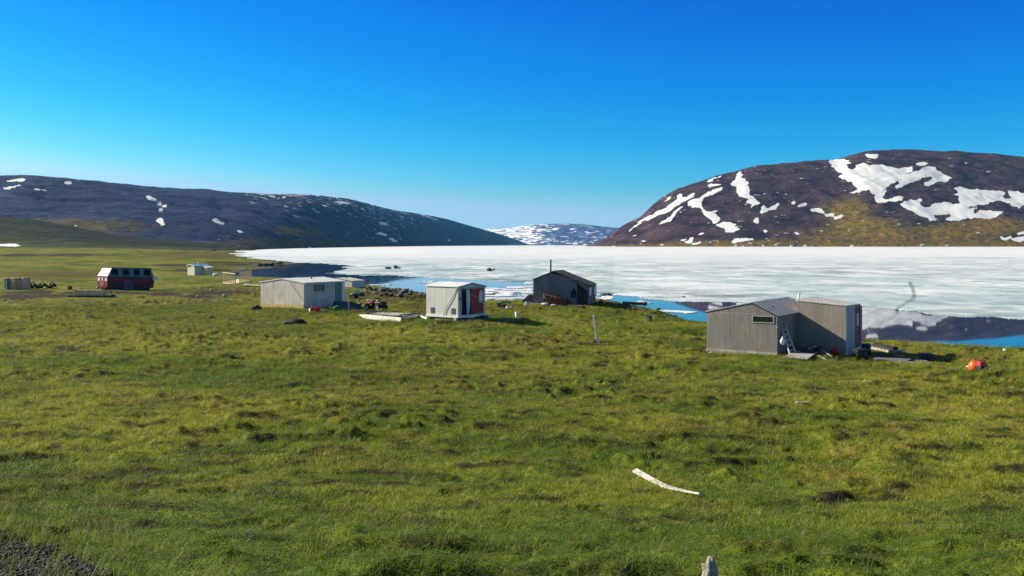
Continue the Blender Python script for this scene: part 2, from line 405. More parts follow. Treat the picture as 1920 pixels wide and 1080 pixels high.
# ---- ground sheet
def build_ground():
    A = AZM + .35
    az = np.concatenate([np.linspace(-math.pi, -A, 60)[:-1], np.linspace(-A, -.52, 90)[:-1], np.linspace(-.52, .52, 860), np.linspace(.52, A, 90)[1:], np.linspace(A, math.pi, 60)[1:-1]])
    rr = np.concatenate([np.linspace(.4, 2.6, 8), np.exp(np.linspace(math.log(2.8), math.log(150), 430)), np.exp(np.linspace(math.log(152), math.log(1400), 230)), [1700, 2200, 3000, 5000, 9000, 13000]])
    RR, AZ = np.meshgrid(rr, az, indexing='ij')
    X = RR * np.sin(AZ); Y = RR * np.cos(AZ)
    Z = H(X, Y)
    V = np.stack([X, Y, Z], -1).reshape(-1, 3)
    me = grid_mesh("ground", V[:, [0, 1, 2]], len(rr), len(az), wrap=True)
    
    shade_mesh(me)
    x, y, z = V.T
    ok = y > 1
    px = np.where(ok, CX + F * x / np.where(ok, y, 1), 960); py = np.where(ok, HY - F * (z - ZC) / np.where(ok, y, 1), 2000)
    nz = fbm(x / 3.0, y / 3.0, 31, 3); dn = fbm(px / 60., py / 8., 33, 3)
    soil = np.zeros(len(x))
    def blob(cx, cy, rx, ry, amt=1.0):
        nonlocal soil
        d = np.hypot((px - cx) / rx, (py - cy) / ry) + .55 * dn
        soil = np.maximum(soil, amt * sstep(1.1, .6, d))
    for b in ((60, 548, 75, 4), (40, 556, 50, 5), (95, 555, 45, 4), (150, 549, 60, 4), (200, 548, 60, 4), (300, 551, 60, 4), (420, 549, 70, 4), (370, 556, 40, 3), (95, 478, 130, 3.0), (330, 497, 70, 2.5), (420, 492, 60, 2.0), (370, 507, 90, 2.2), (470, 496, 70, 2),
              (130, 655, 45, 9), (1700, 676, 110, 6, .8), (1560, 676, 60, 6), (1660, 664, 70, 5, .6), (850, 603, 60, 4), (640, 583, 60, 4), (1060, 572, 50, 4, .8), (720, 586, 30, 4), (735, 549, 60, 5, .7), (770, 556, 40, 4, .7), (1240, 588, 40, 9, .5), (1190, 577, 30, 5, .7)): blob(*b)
    brown = np.zeros(len(x))
    for cx, cy, rx, ry in ((120, 515, 140, 10), (430, 545, 90, 9), (760, 580, 80, 14), (720, 560, 120, 8), (960, 580, 110, 9), (400, 478, 160, 8), (1690, 668, 200, 8), (420, 500, 110, 8), (1000, 640, 120, 18), (760, 720, 200, 40), (1560, 700, 120, 8), (620, 570, 300, 6)):
        brown = np.maximum(brown, sstep(1.2, .5, np.hypot((px - cx) / rx, (py - cy) / ry) + .5 * dn))
    grav = sstep(-.12, .14, (py - 985) / 100 - (px) / 215 * .95 + .12 * nz) * (px < 420) * (py > 900)
    rim = sstep(.42, .05, z) * sstep(-2.4, -.1, z) * (np.hypot(x, y) > 60)
    pe = peat_shade(x, y) * (np.hypot(x, y) < 140) * (z > .3)
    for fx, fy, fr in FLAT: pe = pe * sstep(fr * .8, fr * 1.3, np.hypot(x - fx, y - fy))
    vattr(me, "peat_shade", pe)
    vattr(me, "soil", soil); brown = np.maximum(brown, .55 * sstep(1.2, .5, np.hypot((px - 330) / 420, (py - 590) / 45) + .5 * dn)); vattr(me, "brown", brown); vattr(me, "gravel", grav); vattr(me, "rim", rim)
    s = NT("turf")
    w = s.coord('World')
    k = turf_color(s, .85)
    k = s.mix(s.math('MULTIPLY', s.attr("brown"), .75), k, s.mix(s.noise(w, .8, 4), (.05, .055, .012), (.16, .105, .03)))
    k = s.mix(s.math('MULTIPLY', s.attr("peat_shade"), .85), k, s.mix(s.noise(w, 3.0, 4, .6), (.014, .014, .008), (.055, .046, .022)))  # bare peat, with the shade of faces turned from the sun painted in
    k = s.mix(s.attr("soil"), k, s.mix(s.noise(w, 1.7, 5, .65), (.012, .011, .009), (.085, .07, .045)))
    vor = s.n("TexVoronoi"); s.put(vor.inputs['Vector'], w); vor.inputs['Scale'].default_value = 16.0
    grc = s.mix(s.ramp(s.noise(w, 22, 4), .3, .7), (.012, .011, .011), (.075, .07, .066))
    k = s.mix(s.attr("gravel"), k, grc)
    k = s.mix(s.math('MULTIPLY', s.attr("rim"), .8), k, s.mix(s.noise(w, 1.1, 5, .65), (.03, .027, .02), (.2, .17, .12)))
    fine = s.noise(w, 9.0, 5, .7)
    mid = s.noise(w, 1.6, 4, .65)
    hgt = s.math('ADD', s.math('MULTIPLY', fine, .35), mid)
    s.bsdf(k, .95, 0, s.bump(hgt, .16, .8), .1)
    me.materials.append(s.m)
    o = link(bpy.data.objects.new("ground", me)); o["kind"] = "structure"; o["label"] = "hummocky green tundra sloping down to the lake shore"
    return o
build_ground()

# ---- lake water
def build_water():
    me = bpy.data.meshes.new("water")
    n = 96; V = [(0, 0, 0)]; Fc = []
    for k in range(n): V.append((13000 * math.cos(2 * math.pi * k / n), 13000 * math.sin(2 * math.pi * k / n), 0))
    for k in range(n): Fc.append((0, 1 + k, 1 + (k + 1) % n))
    me.from_pydata(V, [], Fc)
    s = NT("lake_water")
    w = s.coord('World')
    h = s.noise(w, .35, 3, .5, (1, 1, 1))
    h2 = s.noise(w, 2.2, 2, .5)
    s.bsdf(s.mix(s.noise(w, .02, 2), (.010, .024, .075), (.014, .032, .095)), .02, 0, s.bump(s.math('ADD', h, s.math('MULTIPLY', h2, .12)), .006, .12), .5, 1.33)
    me.materials.append(s.m)
    o = link(bpy.data.objects.new("water", me)); o["kind"] = "structure"; o["label"] = "calm dark blue open lake water mirroring the hills"
build_water()

# ---- lake ice: surveyed outline on the lake plane, ragged rim, real thickness
ICE = [(428, 476.2), (440.6, 471.8), (447, 469.6), (520, 466.8), (600, 464.8), (700, 462.9), (800, 461.5), (900, 460.6), (1000, 460), (1100, 460), (1130, 461.2), (1400, 461.8), (2600, 461.8), (3200, 640), (2500, 625), (2200, 611), (1920, 598.5), (1810, 594.5), (1770, 592), (1720, 583.5), (1660, 579), (1616, 577.8), (1500, 573.5),
       (1400, 569.5), (1324, 567), (1282, 565.7), (1225.6, 561.5), (1183, 556.7), (1155, 552), (1121, 549.5), (1060, 541), (1000, 532), (958, 527), (930, 527.2), (888, 525.2), (860, 524.5), (833, 522.6), (801, 520.4), (760, 518), (725, 516.4),
       (684, 516), (644, 514.5), (610, 513), (618, 511.4), (640, 507), (655, 503.5), (640, 501.5), (667, 498.2), (633, 496.3), (600, 494), (562.5, 492.8), (532.7, 490), (497.5, 487.6), (470, 484.5), (454, 481.8), (440, 479)]
FLOES = {
  'a': [(908, 540), (950, 538), (1000, 537), (1060, 545), (1110, 556), (1128, 566), (1100, 575), (1000, 578), (900, 575), (880, 560)],
  'b': [(683, 534.2), (700, 533.8), (735, 534.0), (750, 535.0), (720, 535.8), (690, 535.6)],
  'c': [(1176, 567.5), (1195, 565.6), (1212, 566.4), (1205, 569), (1185, 570.5)],
  'd': [(1228, 581.5), (1250, 581), (1275, 583), (1306, 585.4), (1290, 587.5), (1255, 587), (1235, 585.5)],
  'e': [(1205, 568), (1228, 569.2), (1212, 571)],
  'f': [(1124, 552), (1140, 556), (1150, 562), (1132, 566), (1120, 562)],
  'g': [(780, 531), (815, 528.6), (845, 528.4), (850, 530.6), (815, 533)],
}
def ice_sheet(polys, name, x0, x1, xs, y0, y1, ys, top, label, kind):
    px = np.arange(x0, x1 + xs, xs)
    py = []
    y = y0
    while y < y1: py.append(y); y += min(ys, .04 + (y - HY) * .012)
    py = np.array(py)
    PY, PX = np.meshgrid(py, px, indexing='ij')
    cy = .25 * (PY[1:, 1:] + PY[:-1, 1:] + PY[1:, :-1] + PY[:-1, :-1]); cx = PX[:-1, :-1] + xs / 2
    D = ZC * F / (cy - HY); X = (cx - CX) / F * D
    amp = np.clip((cy - HY) / 60, .1, 1.2)
    wx = cx + 16 * amp * fbm(X / 6, D / 9, 41, 4); wy = cy + (1.6 + 1.4 * amp) * amp * fbm(X / 6, D / 8, 42, 5)
    keep = np.zeros(cx.shape, bool)
    for p in polys: keep |= inside(p, wx, wy)
    if kind == 'patchy': keep &= ~(fbm(X / 3.2, D / 3.6, 47, 4) > .10)
    Dv = ZC * F / (PY - HY); Xv = (PX - CX) / F * Dv
    V = np.stack([Xv, Dv, np.full_like(Dv, top)], -1).reshape(-1, 3)
    nr, nc = PY.shape
    # rim walls
    idx = np.arange(nr * nc).reshape(nr, nc)
    kp = np.pad(keep, 1)
    faces = []
    i, j = np.nonzero(keep); ip, jp = i + 1, j + 1
    for di, dj, a, b in ((-1, 0, (0, 0), (0, 1)), (1, 0, (1, 1), (1, 0)), (0, -1, (1, 0), (0, 0)), (0, 1, (0, 1), (1, 1))):
        e = ~kp[ip + di, jp + dj]
        faces.append(np.stack([idx[i[e] + a[0], j[e] + a[1]], idx[i[e] + b[0], j[e] + b[1]]], -1))
    E = np.concatenate(faces)
    q = np.stack([idx[i, j], idx[i + 1, j], idx[i + 1, j + 1], idx[i, j + 1]], -1)
    n0 = len(V)
    low = V.copy(); low[:, 2] = -.05
    W = np.stack([E[:, 0], E[:, 1], E[:, 1] + n0, E[:, 0] + n0], -1)
    V2 = np.concatenate([V, low]); q = np.concatenate([q, W])
    used = np.unique(q); re = np.full(len(V2), -1); re[used] = np.arange(len(used)); q = re[q]; V2 = V2[used]
    me = bpy.data.meshes.new(name)
    me.vertices.add(len(V2)); me.vertices.foreach_set("co", V2.astype(np.float32).ravel())
    me.loops.add(q.size); me.loops.foreach_set("vertex_index", q.ravel().astype(np.int32))
    me.polygons.add(len(q)); me.polygons.foreach_set("loop_start", np.arange(0, q.size, 4, dtype=np.int32))
    me.update(calc_edges=True); me.validate()
    # make tops face up
    x, y = V2[:, 0], V2[:, 1]
    vx = CX + F * x / y; vy = HY + F * ZC / y
    d = fbm(vx / 90., vy / 7., 51, 3)
    melt = sstep(470, 504, vy + 6 * d) if kind == 'main' else np.full(len(x), .35)
    if kind == 'main':
        melt = melt * np.where(vx > 1150, .8, 1.0)
        dark = np.zeros(len(x))
        def streak(cx, cy, rx, ry, a=1.0):
            nonlocal dark
            dark = np.maximum(dark, a * sstep(1.15, .55, np.hypot((vx - cx) / rx, (vy - cy) / ry) + .55 * d))
        for b in ((870, 505.5, 70, 1.6, .7), (930, 524, 40, 2.0, .9), (980, 527, 30, 2, .8), (1360, 556, 60, 3.2, .9), (1410, 553, 50, 2.2, .7), (1480, 506, 70, .8, .8), (1560, 510, 60, .9, .8), (1590, 512, 50, .9, .7), (1720, 515, 70, .9, .6),
                  (1800, 483.6, 130, .45, .8), (1880, 483.8, 60, .5, 1.0), (1180, 509, 22, 1.0, .6), (1500, 547, 30, 1.4, .8), (1460, 561, 40, 1.5, .7), (1700, 570, 90, 4, .3), (1800, 584, 90, 5, .55), (1880, 590, 60, 5, .5), (500, 480.5, 40, .5, .7), (640, 503, 30, 2, .5), (620, 512.5, 22, 1.2, .8),
                  (700, 508, 60, 3, .25), (840, 518, 80, 2.5, .35), (1010, 505, 50, 1, .5), (1250, 545, 60, 2, .35), (1140, 548, 50, 2.5, .5), (1230, 558, 60, 2.5, .6), (1310, 520, 40, 1, .4)): streak(*b)
        cr = [(1706, 530), (1711, 540), (1714, 552), (1713, 560), (1700, 568), (1690, 574), (1681, 580)]
        for (ax, ay), (bx, by) in zip(cr[:-1], cr[1:]):
            t = np.clip(((vx - ax) * (bx - ax) + (vy - ay) * (by - ay)) / ((bx - ax) ** 2 + (by - ay) ** 2), 0, 1)
            dd = np.hypot(vx - ax - t * (bx - ax), vy - ay - t * (by - ay)) + 2.5 * d
            dark = np.maximum(dark, .85 * sstep(5.0, 1.5, dd))
    else:
        dark = np.zeros(len(x)) + .05
    teal = sstep(548, 596, vy) if kind == 'main' else np.zeros(len(x))
    vattr(me, "melt", melt); vattr(me, "dark", dark); vattr(me, "teal", teal)
    o = link(bpy.data.objects.new(name, me)); o["kind"] = "structure"; o["label"] = label
    me.materials.append(M('ice'))
    return o
def ice_mat():
    s = NT("lake_ice")
    w = s.coord('World')
    a1 = s.noise(w, .05, 5, .62, (1, .7, 1), dist=.5)
    a2 = s.noise(w, .22, 5, .65, (1, .6, 1), dist=.4)
    a3 = s.noise(w, .012, 3, .55)
    melt = s.attr("melt")
    white = s.mix(s.ramp(a3, .35, .65), (.80, .82, .85), (.88, .89, .90))
    grey = s.mix(s.ramp(a2, .3, .7), (.33, .44, .45), (.57, .67, .69))
    a4 = s.noise(w, .11, 6, .7, (1, .5, 1), dist=.8)
    k = s.mix(s.math('MULTIPLY', melt, s.ramp(a1, .39, .55)), white, grey)
    k = s.mix(s.math('MULTIPLY', melt, s.math('MULTIPLY', s.ramp(a4, .50, .62), .8)), k, (.27, .33, .34))
    k = s.mix(s.math('MULTIPLY', melt, s.math('MULTIPLY', s.ramp(a4, .50, .38), .0)), k, white)
    a5 = s.noise(w, .5, 5, .72, (1, .4, 1), dist=.6)
    k = s.mix(s.math('MULTIPLY', s.math('MULTIPLY', melt, s.ramp(a5, .56, .66)), .75), k, (.26, .35, .37))
    k = s.mix(s.math('MULTIPLY', s.math('MULTIPLY', melt, s.ramp(a5, .44, .34)), .5), k, (.80, .83, .85))
    k = s.mix(s.math('MULTIPLY', s.attr("teal"), s.math('ADD', .25, s.math('MULTIPLY', s.ramp(a1, .35, .65), .65))), k, (.17, .36, .37))
    k = s.mix(s.math('MULTIPLY', s.attr("dark"), .85), k, s.mix(s.ramp(a2, .35, .65), (.07, .11, .12), (.26, .30, .30)))
    s.bsdf(k, .55, 0, s.bump(s.math('ADD', a2, s.noise(w, 1.3, 4, .6)), .10, .5), .35)
    MATS['ice'] = s.m
ice_mat()
ice_sheet([ICE], "ice", 250, 2700, 2.0, 460.0, 642, .40, .03, "broad white and grey sheet of melting ice covering the lake", 'main')
ice_sheet([FLOES['a']], "ice", 860, 1150, 1.0, 536, 580, .3, .06, "patchy white ice floes with blue pools between shed and dark hut", 'patchy')
ice_sheet([FLOES[k] for k in 'bcdefg'], "ice", 660, 1330, 1.0, 527, 590, .3, .05, "small thin ice floes adrift near the shore", 'floe')

# ------------------------------------------------------------------ hills and mountains (terrain)
def conv(polys, ox, oy, sc): return [[(ox + x / sc, oy + y / sc) for x, y in p] for p in polys]
SNOW_R = conv([
 [(185,810),(250,755),(300,710),(380,660),(470,620),(560,570),(620,530),(640,470),(680,445),(680,480),(720,490),(800,450),(810,470),(740,510),(690,545),(600,590),(520,640),(450,655),(380,690),(310,720),(260,765)],
 [(490,735),(500,700),(560,680),(600,640),(640,590),(685,568),(660,610),(620,660),(590,710),(540,715)],
 [(735,570),(760,520),(800,490),(830,500),(870,470),(960,430),(1000,405),(1060,400),(1050,430),(990,435),(960,470),(900,490),(860,510),(865,570),(900,610),(950,630),(1010,600),(1015,615),(960,640),(1020,680),(1030,705),(990,740),(960,735),(910,680),(880,650),(850,590),(800,575),(770,605),(790,570)],
 [(1000,750),(1040,725),(1110,715),(1160,745),(1190,745),(1170,775),(1225,768),(1190,800),(1160,818),(1080,810),(1070,780)],
 [(1185,285),(1220,250),(1245,265),(1235,310),(1285,350),(1300,410),(1310,460),(1350,490),(1390,525),(1385,560),(1340,570),(1310,585),(1325,555),(1280,540),(1310,510),(1270,495),(1225,480),(1195,450),(1200,420),(1180,390),(1150,400),(1125,360),(1160,350),(1190,310)],
 [(1390,630),(1440,570),(1470,590),(1530,570),(1580,535),(1585,555),(1550,595),(1500,610),(1440,630),(1400,650)],
 [(1340,710),(1385,680),(1405,675),(1385,705),(1395,740),(1370,715)], [(1425,800),(1440,775),(1445,790),(1475,795),(1450,815)],
 [(1150,905),(1160,880),(1220,885),(1300,880),(1350,868),(1350,885),(1260,900),(1170,908)], [(695,910),(740,885),(800,870),(790,890),(740,920)],
 [(770,925),(810,910),(870,900),(850,920),(800,933)], [(655,890),(735,862),(700,885)], [(820,840),(865,815),(870,830)], [(500,540),(545,510),(590,480),(560,515),(510,540)],
 [(910,360),(960,320),(1035,290),(960,345)], [(910,390),(950,365),(1020,365),(1030,378),(960,390),(950,420),(945,390)], [(1675,550),(1740,518),(1710,555)],
 [(1735,585),(1780,550),(1835,540),(1830,560),(1770,580)], [(1865,610),(1900,590),(1970,610),(2010,640),(1960,640),(1900,625)], [(1705,820),(1730,815),(1770,835),(1740,845)],
 [(300,893),(350,893),(345,905)], [(205,848),(250,832),(240,848)], [(470,930),(545,908),(500,930)], [(915,925),(940,912),(935,925)]], 1140, 270, 4.923) + conv([
 [(120,165),(140,145),(240,140),(310,150),(310,185),(280,190),(290,225),(340,240),(380,190),(430,180),(500,200),(560,195),(620,195),(680,210),(720,225),(790,225),(840,210),(910,215),(880,250),(800,280),(860,270),(930,250),(1020,205),(1110,215),(1110,245),(1150,260),(1200,290),(1255,310),(1220,345),(1130,350),(1070,375),(1010,385),(1000,360),(1050,330),(1090,300),(1040,290),(1010,300),(900,350),(830,370),(790,390),(740,415),(715,410),(740,385),(800,340),(780,335),(700,370),(640,410),(600,440),(570,460),(520,455),(500,435),(510,420),(460,420),(420,430),(410,445),(340,455),(260,462),(330,440),(380,420),(430,405),(380,405),(345,385),(340,355),(290,355),(260,320),(195,305),(240,275),(200,245),(135,220),(150,195)],
 [(535,510),(560,475),(600,455),(680,415),(660,440),(610,480),(610,500),(650,515),(690,500),(740,485),(800,500),(810,520),(740,530),(660,530),(600,548),(560,535)],
 [(780,555),(830,515),(900,520),(990,500),(960,545),(980,580),(1040,585),(1070,555),(1150,550),(1240,540),(1260,565),(1340,545),(1310,510),(1330,480),(1270,470),(1300,450),(1310,425),(1255,420),(1290,405),(1340,395),(1400,415),(1500,410),(1500,425),(1600,425),(1700,430),(1750,450),(1720,490),(1740,515),(1790,515),(1810,480),(1770,440),(1850,435),(1900,460),(2060,480),(2160,540),(2060,570),(1900,570),(1840,630),(1880,570),(1800,570),(1800,545),(1700,530),(1660,520),(1560,560),(1490,560),(1400,580),(1330,600),(1440,600),(1500,580),(1450,620),(1430,640),(1530,620),(1620,605),(1640,625),(1740,620),(1690,655),(1600,690),(1560,700),(1480,680),(1390,685),(1290,705),(1220,712),(1170,700),(1240,670),(1260,635),(1200,650),(1140,650),(1080,655),(1090,680),(1150,685),(1100,705),(1050,712),(1040,680),(960,660),(900,625),(830,605),(800,580)],
 [(455,100),(500,88),(575,90),(570,105),(575,128),(530,130),(480,125)], [(910,185),(950,168),(1025,175),(1020,190),(940,195)], [(0,590),(60,615),(95,615),(90,640),(165,645),(160,670),(90,665),(60,640),(0,630)],
 [(165,690),(180,670),(275,650),(240,670),(190,698)], [(175,770),(225,745),(200,768)], [(1700,885),(1730,870),(1810,845),(1790,870),(1730,893)], [(1790,880),(1850,860),(2060,830),(2060,890),(1860,900)],
 [(1690,860),(1740,848),(1700,865)], [(1835,835),(2000,790),(2000,805),(1860,840)], [(330,115),(375,95),(350,110)]], 1530, 270, 4.923)
SNOW_L = conv([
 [(10,170),(80,160),(145,145),(140,160),(90,170),(70,182),(20,180)], [(40,120),(110,107),(185,100),(180,122),(110,118),(50,125)], [(225,177),(360,179),(350,186),(240,185)], [(480,125),(545,130),(520,143)], [(575,117),(625,122),(600,128)],
 [(1055,207),(1085,215),(1080,225)], [(1090,225),(1125,230),(1175,258),(1150,265),(1100,240)], [(1165,275),(1215,275),(1220,292),(1190,295)], [(1205,305),(1230,295),(1258,300),(1245,318),(1215,315)], [(1185,330),(1205,320),(1235,330),(1225,345),(1195,345)],
 [(1215,360),(1255,372),(1235,376)], [(1170,410),(1200,392),(1228,405),(1215,430),(1240,445),(1225,455),(1190,435)], [(1585,395),(1640,405),(1640,425),(1685,440),(1660,445),(1600,415)], [(535,432),(560,420),(608,422),(600,442)],
 [(1770,482),(1860,505),(1800,499)], [(1835,372),(1850,362),(1860,376)], [(1585,471),(1610,464),(1610,475)], [(1665,535),(1690,530),(1710,543)], [(1635,565),(1655,550),(1660,566)]], 0, 310, 4.0) + conv([
 [(1215,242),(1250,245),(1310,270),(1375,285),(1360,291),(1290,274)], [(895,380),(950,385),(990,400),(980,410),(920,400)], [(990,420),(1040,425),(1070,450),(1030,455)], [(900,300),(940,305),(1020,325),(960,329)], [(565,155),(640,150),(740,160),(700,170),(600,167)], [(385,490),(425,495),(400,503)],
 [(640,190),(700,195),(690,202)], [(800,260),(860,264),(840,270)], [(150,120),(175,125),(160,140)], [(190,112),(215,115),(205,130)], [(275,130),(300,125),(300,138)], [(460,190),(475,195),(470,214)], [(480,255),(500,250),(495,262)], [(1430,430),(1470,445),(1450,452)]], 480, 340, 4.0)
SNOW_F = conv([[(-400, 596), (0,590),(60,586),(150,600),(195,606),(190,613),(0,607),(-400,612)], [(330,612),(362,614),(340,619)], [(212,608),(222,608),(218,612)], [(250,608),(268,610),(258,614)]], 0, 310, 4.0)

def hill_mat(key, rock_a, rock_b, low_a, low_b, lowz, speck=0.0, spsc=.028):
    s = NT(key)
    w = s.coord('World')
    n1 = s.noise(w, .012, 5, .62, (1, 1, 2.2)); n2 = s.noise(w, .05, 5, .65, (1, 1, 2)); n3 = s.noise(w, .004, 3, .5)
    rock = s.mix(s.ramp(n1, .35, .65), rock_a, rock_b)
    low = s.mix(s.ramp(n2, .35, .65), low_a, low_b)
    k = s.mix(s.math('MULTIPLY', s.attr("low"), s.ramp(s.math('ADD', s.math('MULTIPLY', n1, .45), s.math('MULTIPLY', s.attr("low"), .6)), .36, .72)), rock, low)
    k = s.mix(s.math('MULTIPLY', s.ramp(n2, .5, .75), s.math('SUBTRACT', .55, s.math('MULTIPLY', s.attr("low"), .42))), k, tuple(v * .35 for v in rock_a))
    k = s.mix(s.math('MULTIPLY', s.ramp(n2, .28, .42), 0.0), k, low_b)
    n6 = s.noise(w, .16, 4, .7, (1, 1, .7))
    k = s.mix(s.math('MULTIPLY', s.ramp(n6, .48, .72), s.math('SUBTRACT', .65, s.math('MULTIPLY', s.attr("low"), .45))), k, tuple(v * .4 for v in rock_a))
    k = s.mix(s.math('MULTIPLY', s.ramp(n6, .50, .30), s.math('SUBTRACT', .5, s.math('MULTIPLY', s.attr("low"), .35))), k, tuple(v * 1.5 for v in rock_b))
    rag = s.math('ADD', s.math('ADD', s.math('MULTIPLY', s.noise(w, .03, 3, .6, (1, .5, 1.6)), .42), s.math('MULTIPLY', s.noise(w, .085, 4, .7, (1, .6, 1.6)), .36)), s.math('MULTIPLY', s.noise(w, .3, 3, .75, (1, 1, 1.6)), .22))
    sn = s.ramp(s.math('ADD', s.math('MULTIPLY', s.attr("snow"), 1.35), s.math('MULTIPLY', s.math('SUBTRACT', rag, .5), 3.4)), .52, .58)
    if speck:
        sp = s.ramp(s.math('ADD', s.noise(w, spsc, 5, .72, (1, 1, 3.0)), s.math('MULTIPLY', s.attr("speck"), .16)), speck, speck + .02)
        sn = s.math('MAXIMUM', sn, s.math('MULTIPLY', sp, s.math('GREATER_THAN', s.attr("speck"), .02)))
    k = s.mix(sn, k, (.90, .90, .90))
    s.bsdf(k, .95, 0, s.bump(s.math('ADD', n2, s.math('MULTIPLY', n1, 2)), 9.0, s.math('SUBTRACT', .55, s.math('MULTIPLY', sn, .54))), .08)
    MATS[key] = s.m
    return s.m

def hill(name, label, outline, foot, ridge, x0, x1, mat, snow=(), nr=230, xs=1.3, rough=.05, low=(), lowtop=.35, speck=None, seed=0, gully=.0, rp=1.5, taper=0, smooth=False):
    px = np.arange(x0, x1 + xs, xs)
    ox, oy = np.array(outline).T
    top = np.interp(px, ox, oy)
    k = 9; top = np.convolve(np.pad(top, k, mode='edge'), np.ones(2 * k + 1) / (2 * k + 1), 'valid')
    fx, fd = np.array(foot).T; rx, rd = np.array(ridge).T
    Df = np.exp(np.interp(px, fx, np.log(fd))); Dr = np.interp(px, rx, rd); Dr = np.maximum(Dr, Df * 1.04)
    def sm(v): kk = 45; return np.convolve(np.pad(v, kk, mode='edge'), np.ones(2 * kk + 1) / (2 * kk + 1), 'valid')
    Df = np.exp(sm(sm(np.log(Df)))) if smooth else Df; Dr = sm(sm(Dr)) if smooth else Dr
    t = np.concatenate([np.linspace(-.03, 1.0, nr), np.linspace(1.02, 1.5, 14)])
    T, PX = np.meshgrid(t, px, indexing='ij')
    D = Df[None] + (Dr - Df)[None] * T
    hr = (HY - top)[None] / F * Dr[None] + ZC
    s = np.where(T < 1, .35 * np.clip(T, 0, 1) ** 1.25 + .65 * (1 - (1 - np.clip(T, 0, 1)) ** rp), 1 - .9 * (T - 1) ** 1.3)
    X = (PX - CX) / F * D
    nz = fbm(X / 420., D / 420., 60 + seed, 5) + .35 * np.abs(fbm(X / 140., D / 190., 70 + seed, 3))
    win = np.clip(np.sin(np.clip(T, 0, 1) * math.pi), 0, 1) ** .8
    Z = hr * s + hr * rough * 4 * nz * win
    if gully: Z = Z - hr * gully * win * np.abs(pn(X / 260. + D / 900., D / 2600., 80 + seed))
    ang = (Z - ZC) / D
    mx = ang.max(0); tgt = (HY - top) / F
    sc = (np.maximum(tgt, 1e-5)) / np.maximum(mx, 1e-5)
    Z = (Z - ZC) * np.where(T > .02, 1 + (sc[None] - 1) * np.clip(T * 1.4, 0, 1), 1) + ZC
    if taper: Z = Z * (.02 + .98 * sstep(x1, x1 - taper, PX))
    Z = Z + 3.5 * fbm(X / 55., D / 55., 77 + seed, 4) * sstep(.75, .95, T) * np.clip(hr / 200, .1, 1)
    Z = np.where(T < 0, -2.0, np.maximum(Z, -1 + 3 * np.clip(T * 40, 0, 1)))
    V = np.stack([X, D, Z], -1).reshape(-1, 3)
    me = grid_mesh(name, V, len(t), len(px)); shade_mesh(me)
    vx, vy = proj(V[:, 0], V[:, 1], V[:, 2])
    front = (T.reshape(-1) <= 1.0)
    # snow beds: where the survey shows them
    sx = vx + 6.0 * fbm(V[:, 0] / 30., V[:, 1] / 45., 91, 4); sy = vy + 3.6 * fbm(V[:, 0] / 26., V[:, 1] / 40., 92, 4)
    sn = np.zeros(len(V))
    for p in snow:
        P = np.array(p); b = (sx > P[:, 0].min()) & (sx < P[:, 0].max()) & (sy > P[:, 1].min()) & (sy < P[:, 1].max()) & front
        ii = np.nonzero(b)[0]
        if len(ii): sn[ii] = np.maximum(sn[ii], inside(p, sx[ii], sy[ii]))
    S = sn.reshape(T.shape)
    for _ in range(1):
        S = sum(np.roll(S, q, 0) for q in (-2, -1, 0, 1, 2)) / 5; S = sum(np.roll(S, q, 1) for q in (-2, -1, 0, 1, 2)) / 5
    lw = sstep(lowtop, .0, T).reshape(-1)
    for cx, cy, rx_, ry_ in low:
        lw = np.maximum(lw, sstep(1.55, .30, np.hypot((vx - cx) / rx_, (vy - cy) / ry_) + .35 * fbm(vx / 30, vy / 18, 95, 3)))
    vattr(me, "snow", S.reshape(-1)); vattr(me, "low", lw)
    vattr(me, "speck", np.zeros(len(V)) if speck is None else speck(vx, vy) * front)
    me.materials.append(mat)
    o = link(bpy.data.objects.new(name, me)); o["kind"] = "structure"; o["label"] = label
    return o

OUT_R = [(1100,461.6),(1118,455),(1140,444.7),(1160,427.4),(1180.6,415.2),(1207,404),(1217,389.8),(1231,377.7),(1247.7,364.5),(1266,356.3),(1294,346.2),(1322.8,336),(1351,327.9),(1383.7,319.8),(1414,311.6),(1444.7,308.6),(1485,304.5),(1530,300.3),(1575,298),(1591,291.3),(1611,286.2),(1631.6,282.6),(1660,281.2),(1692,279.7),(1733,281.8),(1773,283.8),(1794,282.2),(1824,286.2),(1865,287.9),(1920,294),(2000,302),(2200,330),(2500,385),(2700,440)]
OUT_L = [(-500,345),(-200,332),(0,328.7),(60,328.2),(80,330),(130,335),(190,340.5),(250,347),(300,351.7),(350,354),(390,354.5),(420,359.5),(480,362.6),(515,364.2),(580,365),(650,372),(700,384.5),(740,394.5),(790,401),(840,411),(880,423),(910,431),(940,440),(970,450),(990,457),(1000,458.6)]
OUT_F = [(-500,398),(-200,400),(0,406),(60,410),(100,418),(160,428),(200,435),(250,440),(300,445),(360,451),(420,459),(445,463),(520,470)]
OUT_C = [(820,434),(905,429),(960,427.6),(985,422.5),(1010,420.5),(1050,419),(1090,420),(1130,424.5),(1160,427.5),(1220,432),(1300,440)]
hill("mountain", "dark purple brown mountain with big white snow patches across the ice, right of the valley", OUT_R, [(1090, 3500), (1150, 3050), (1400, 2960), (1700, 2960), (2700, 3200)], [(1090, 3700), (1150, 3380), (1250, 3500), (1450, 3800), (1700, 4100), (2700, 4300)],
     1098, 2690, hill_mat("mountain_rock", (.026, .013, .030), (.105, .060, .070), (.30, .175, .024), (.115, .095, .03), 40, .672), SNOW_R, nr=260, xs=1.2, rough=.011, gully=.05,
     low=[(1640, 440, 180, 20), (1760, 438, 130, 22), (1590, 395, 60, 28), (1860, 425, 90, 20), (1620, 420, 90, 18)], lowtop=.14, speck=lambda x, y: .12 * (y > 290), seed=1)
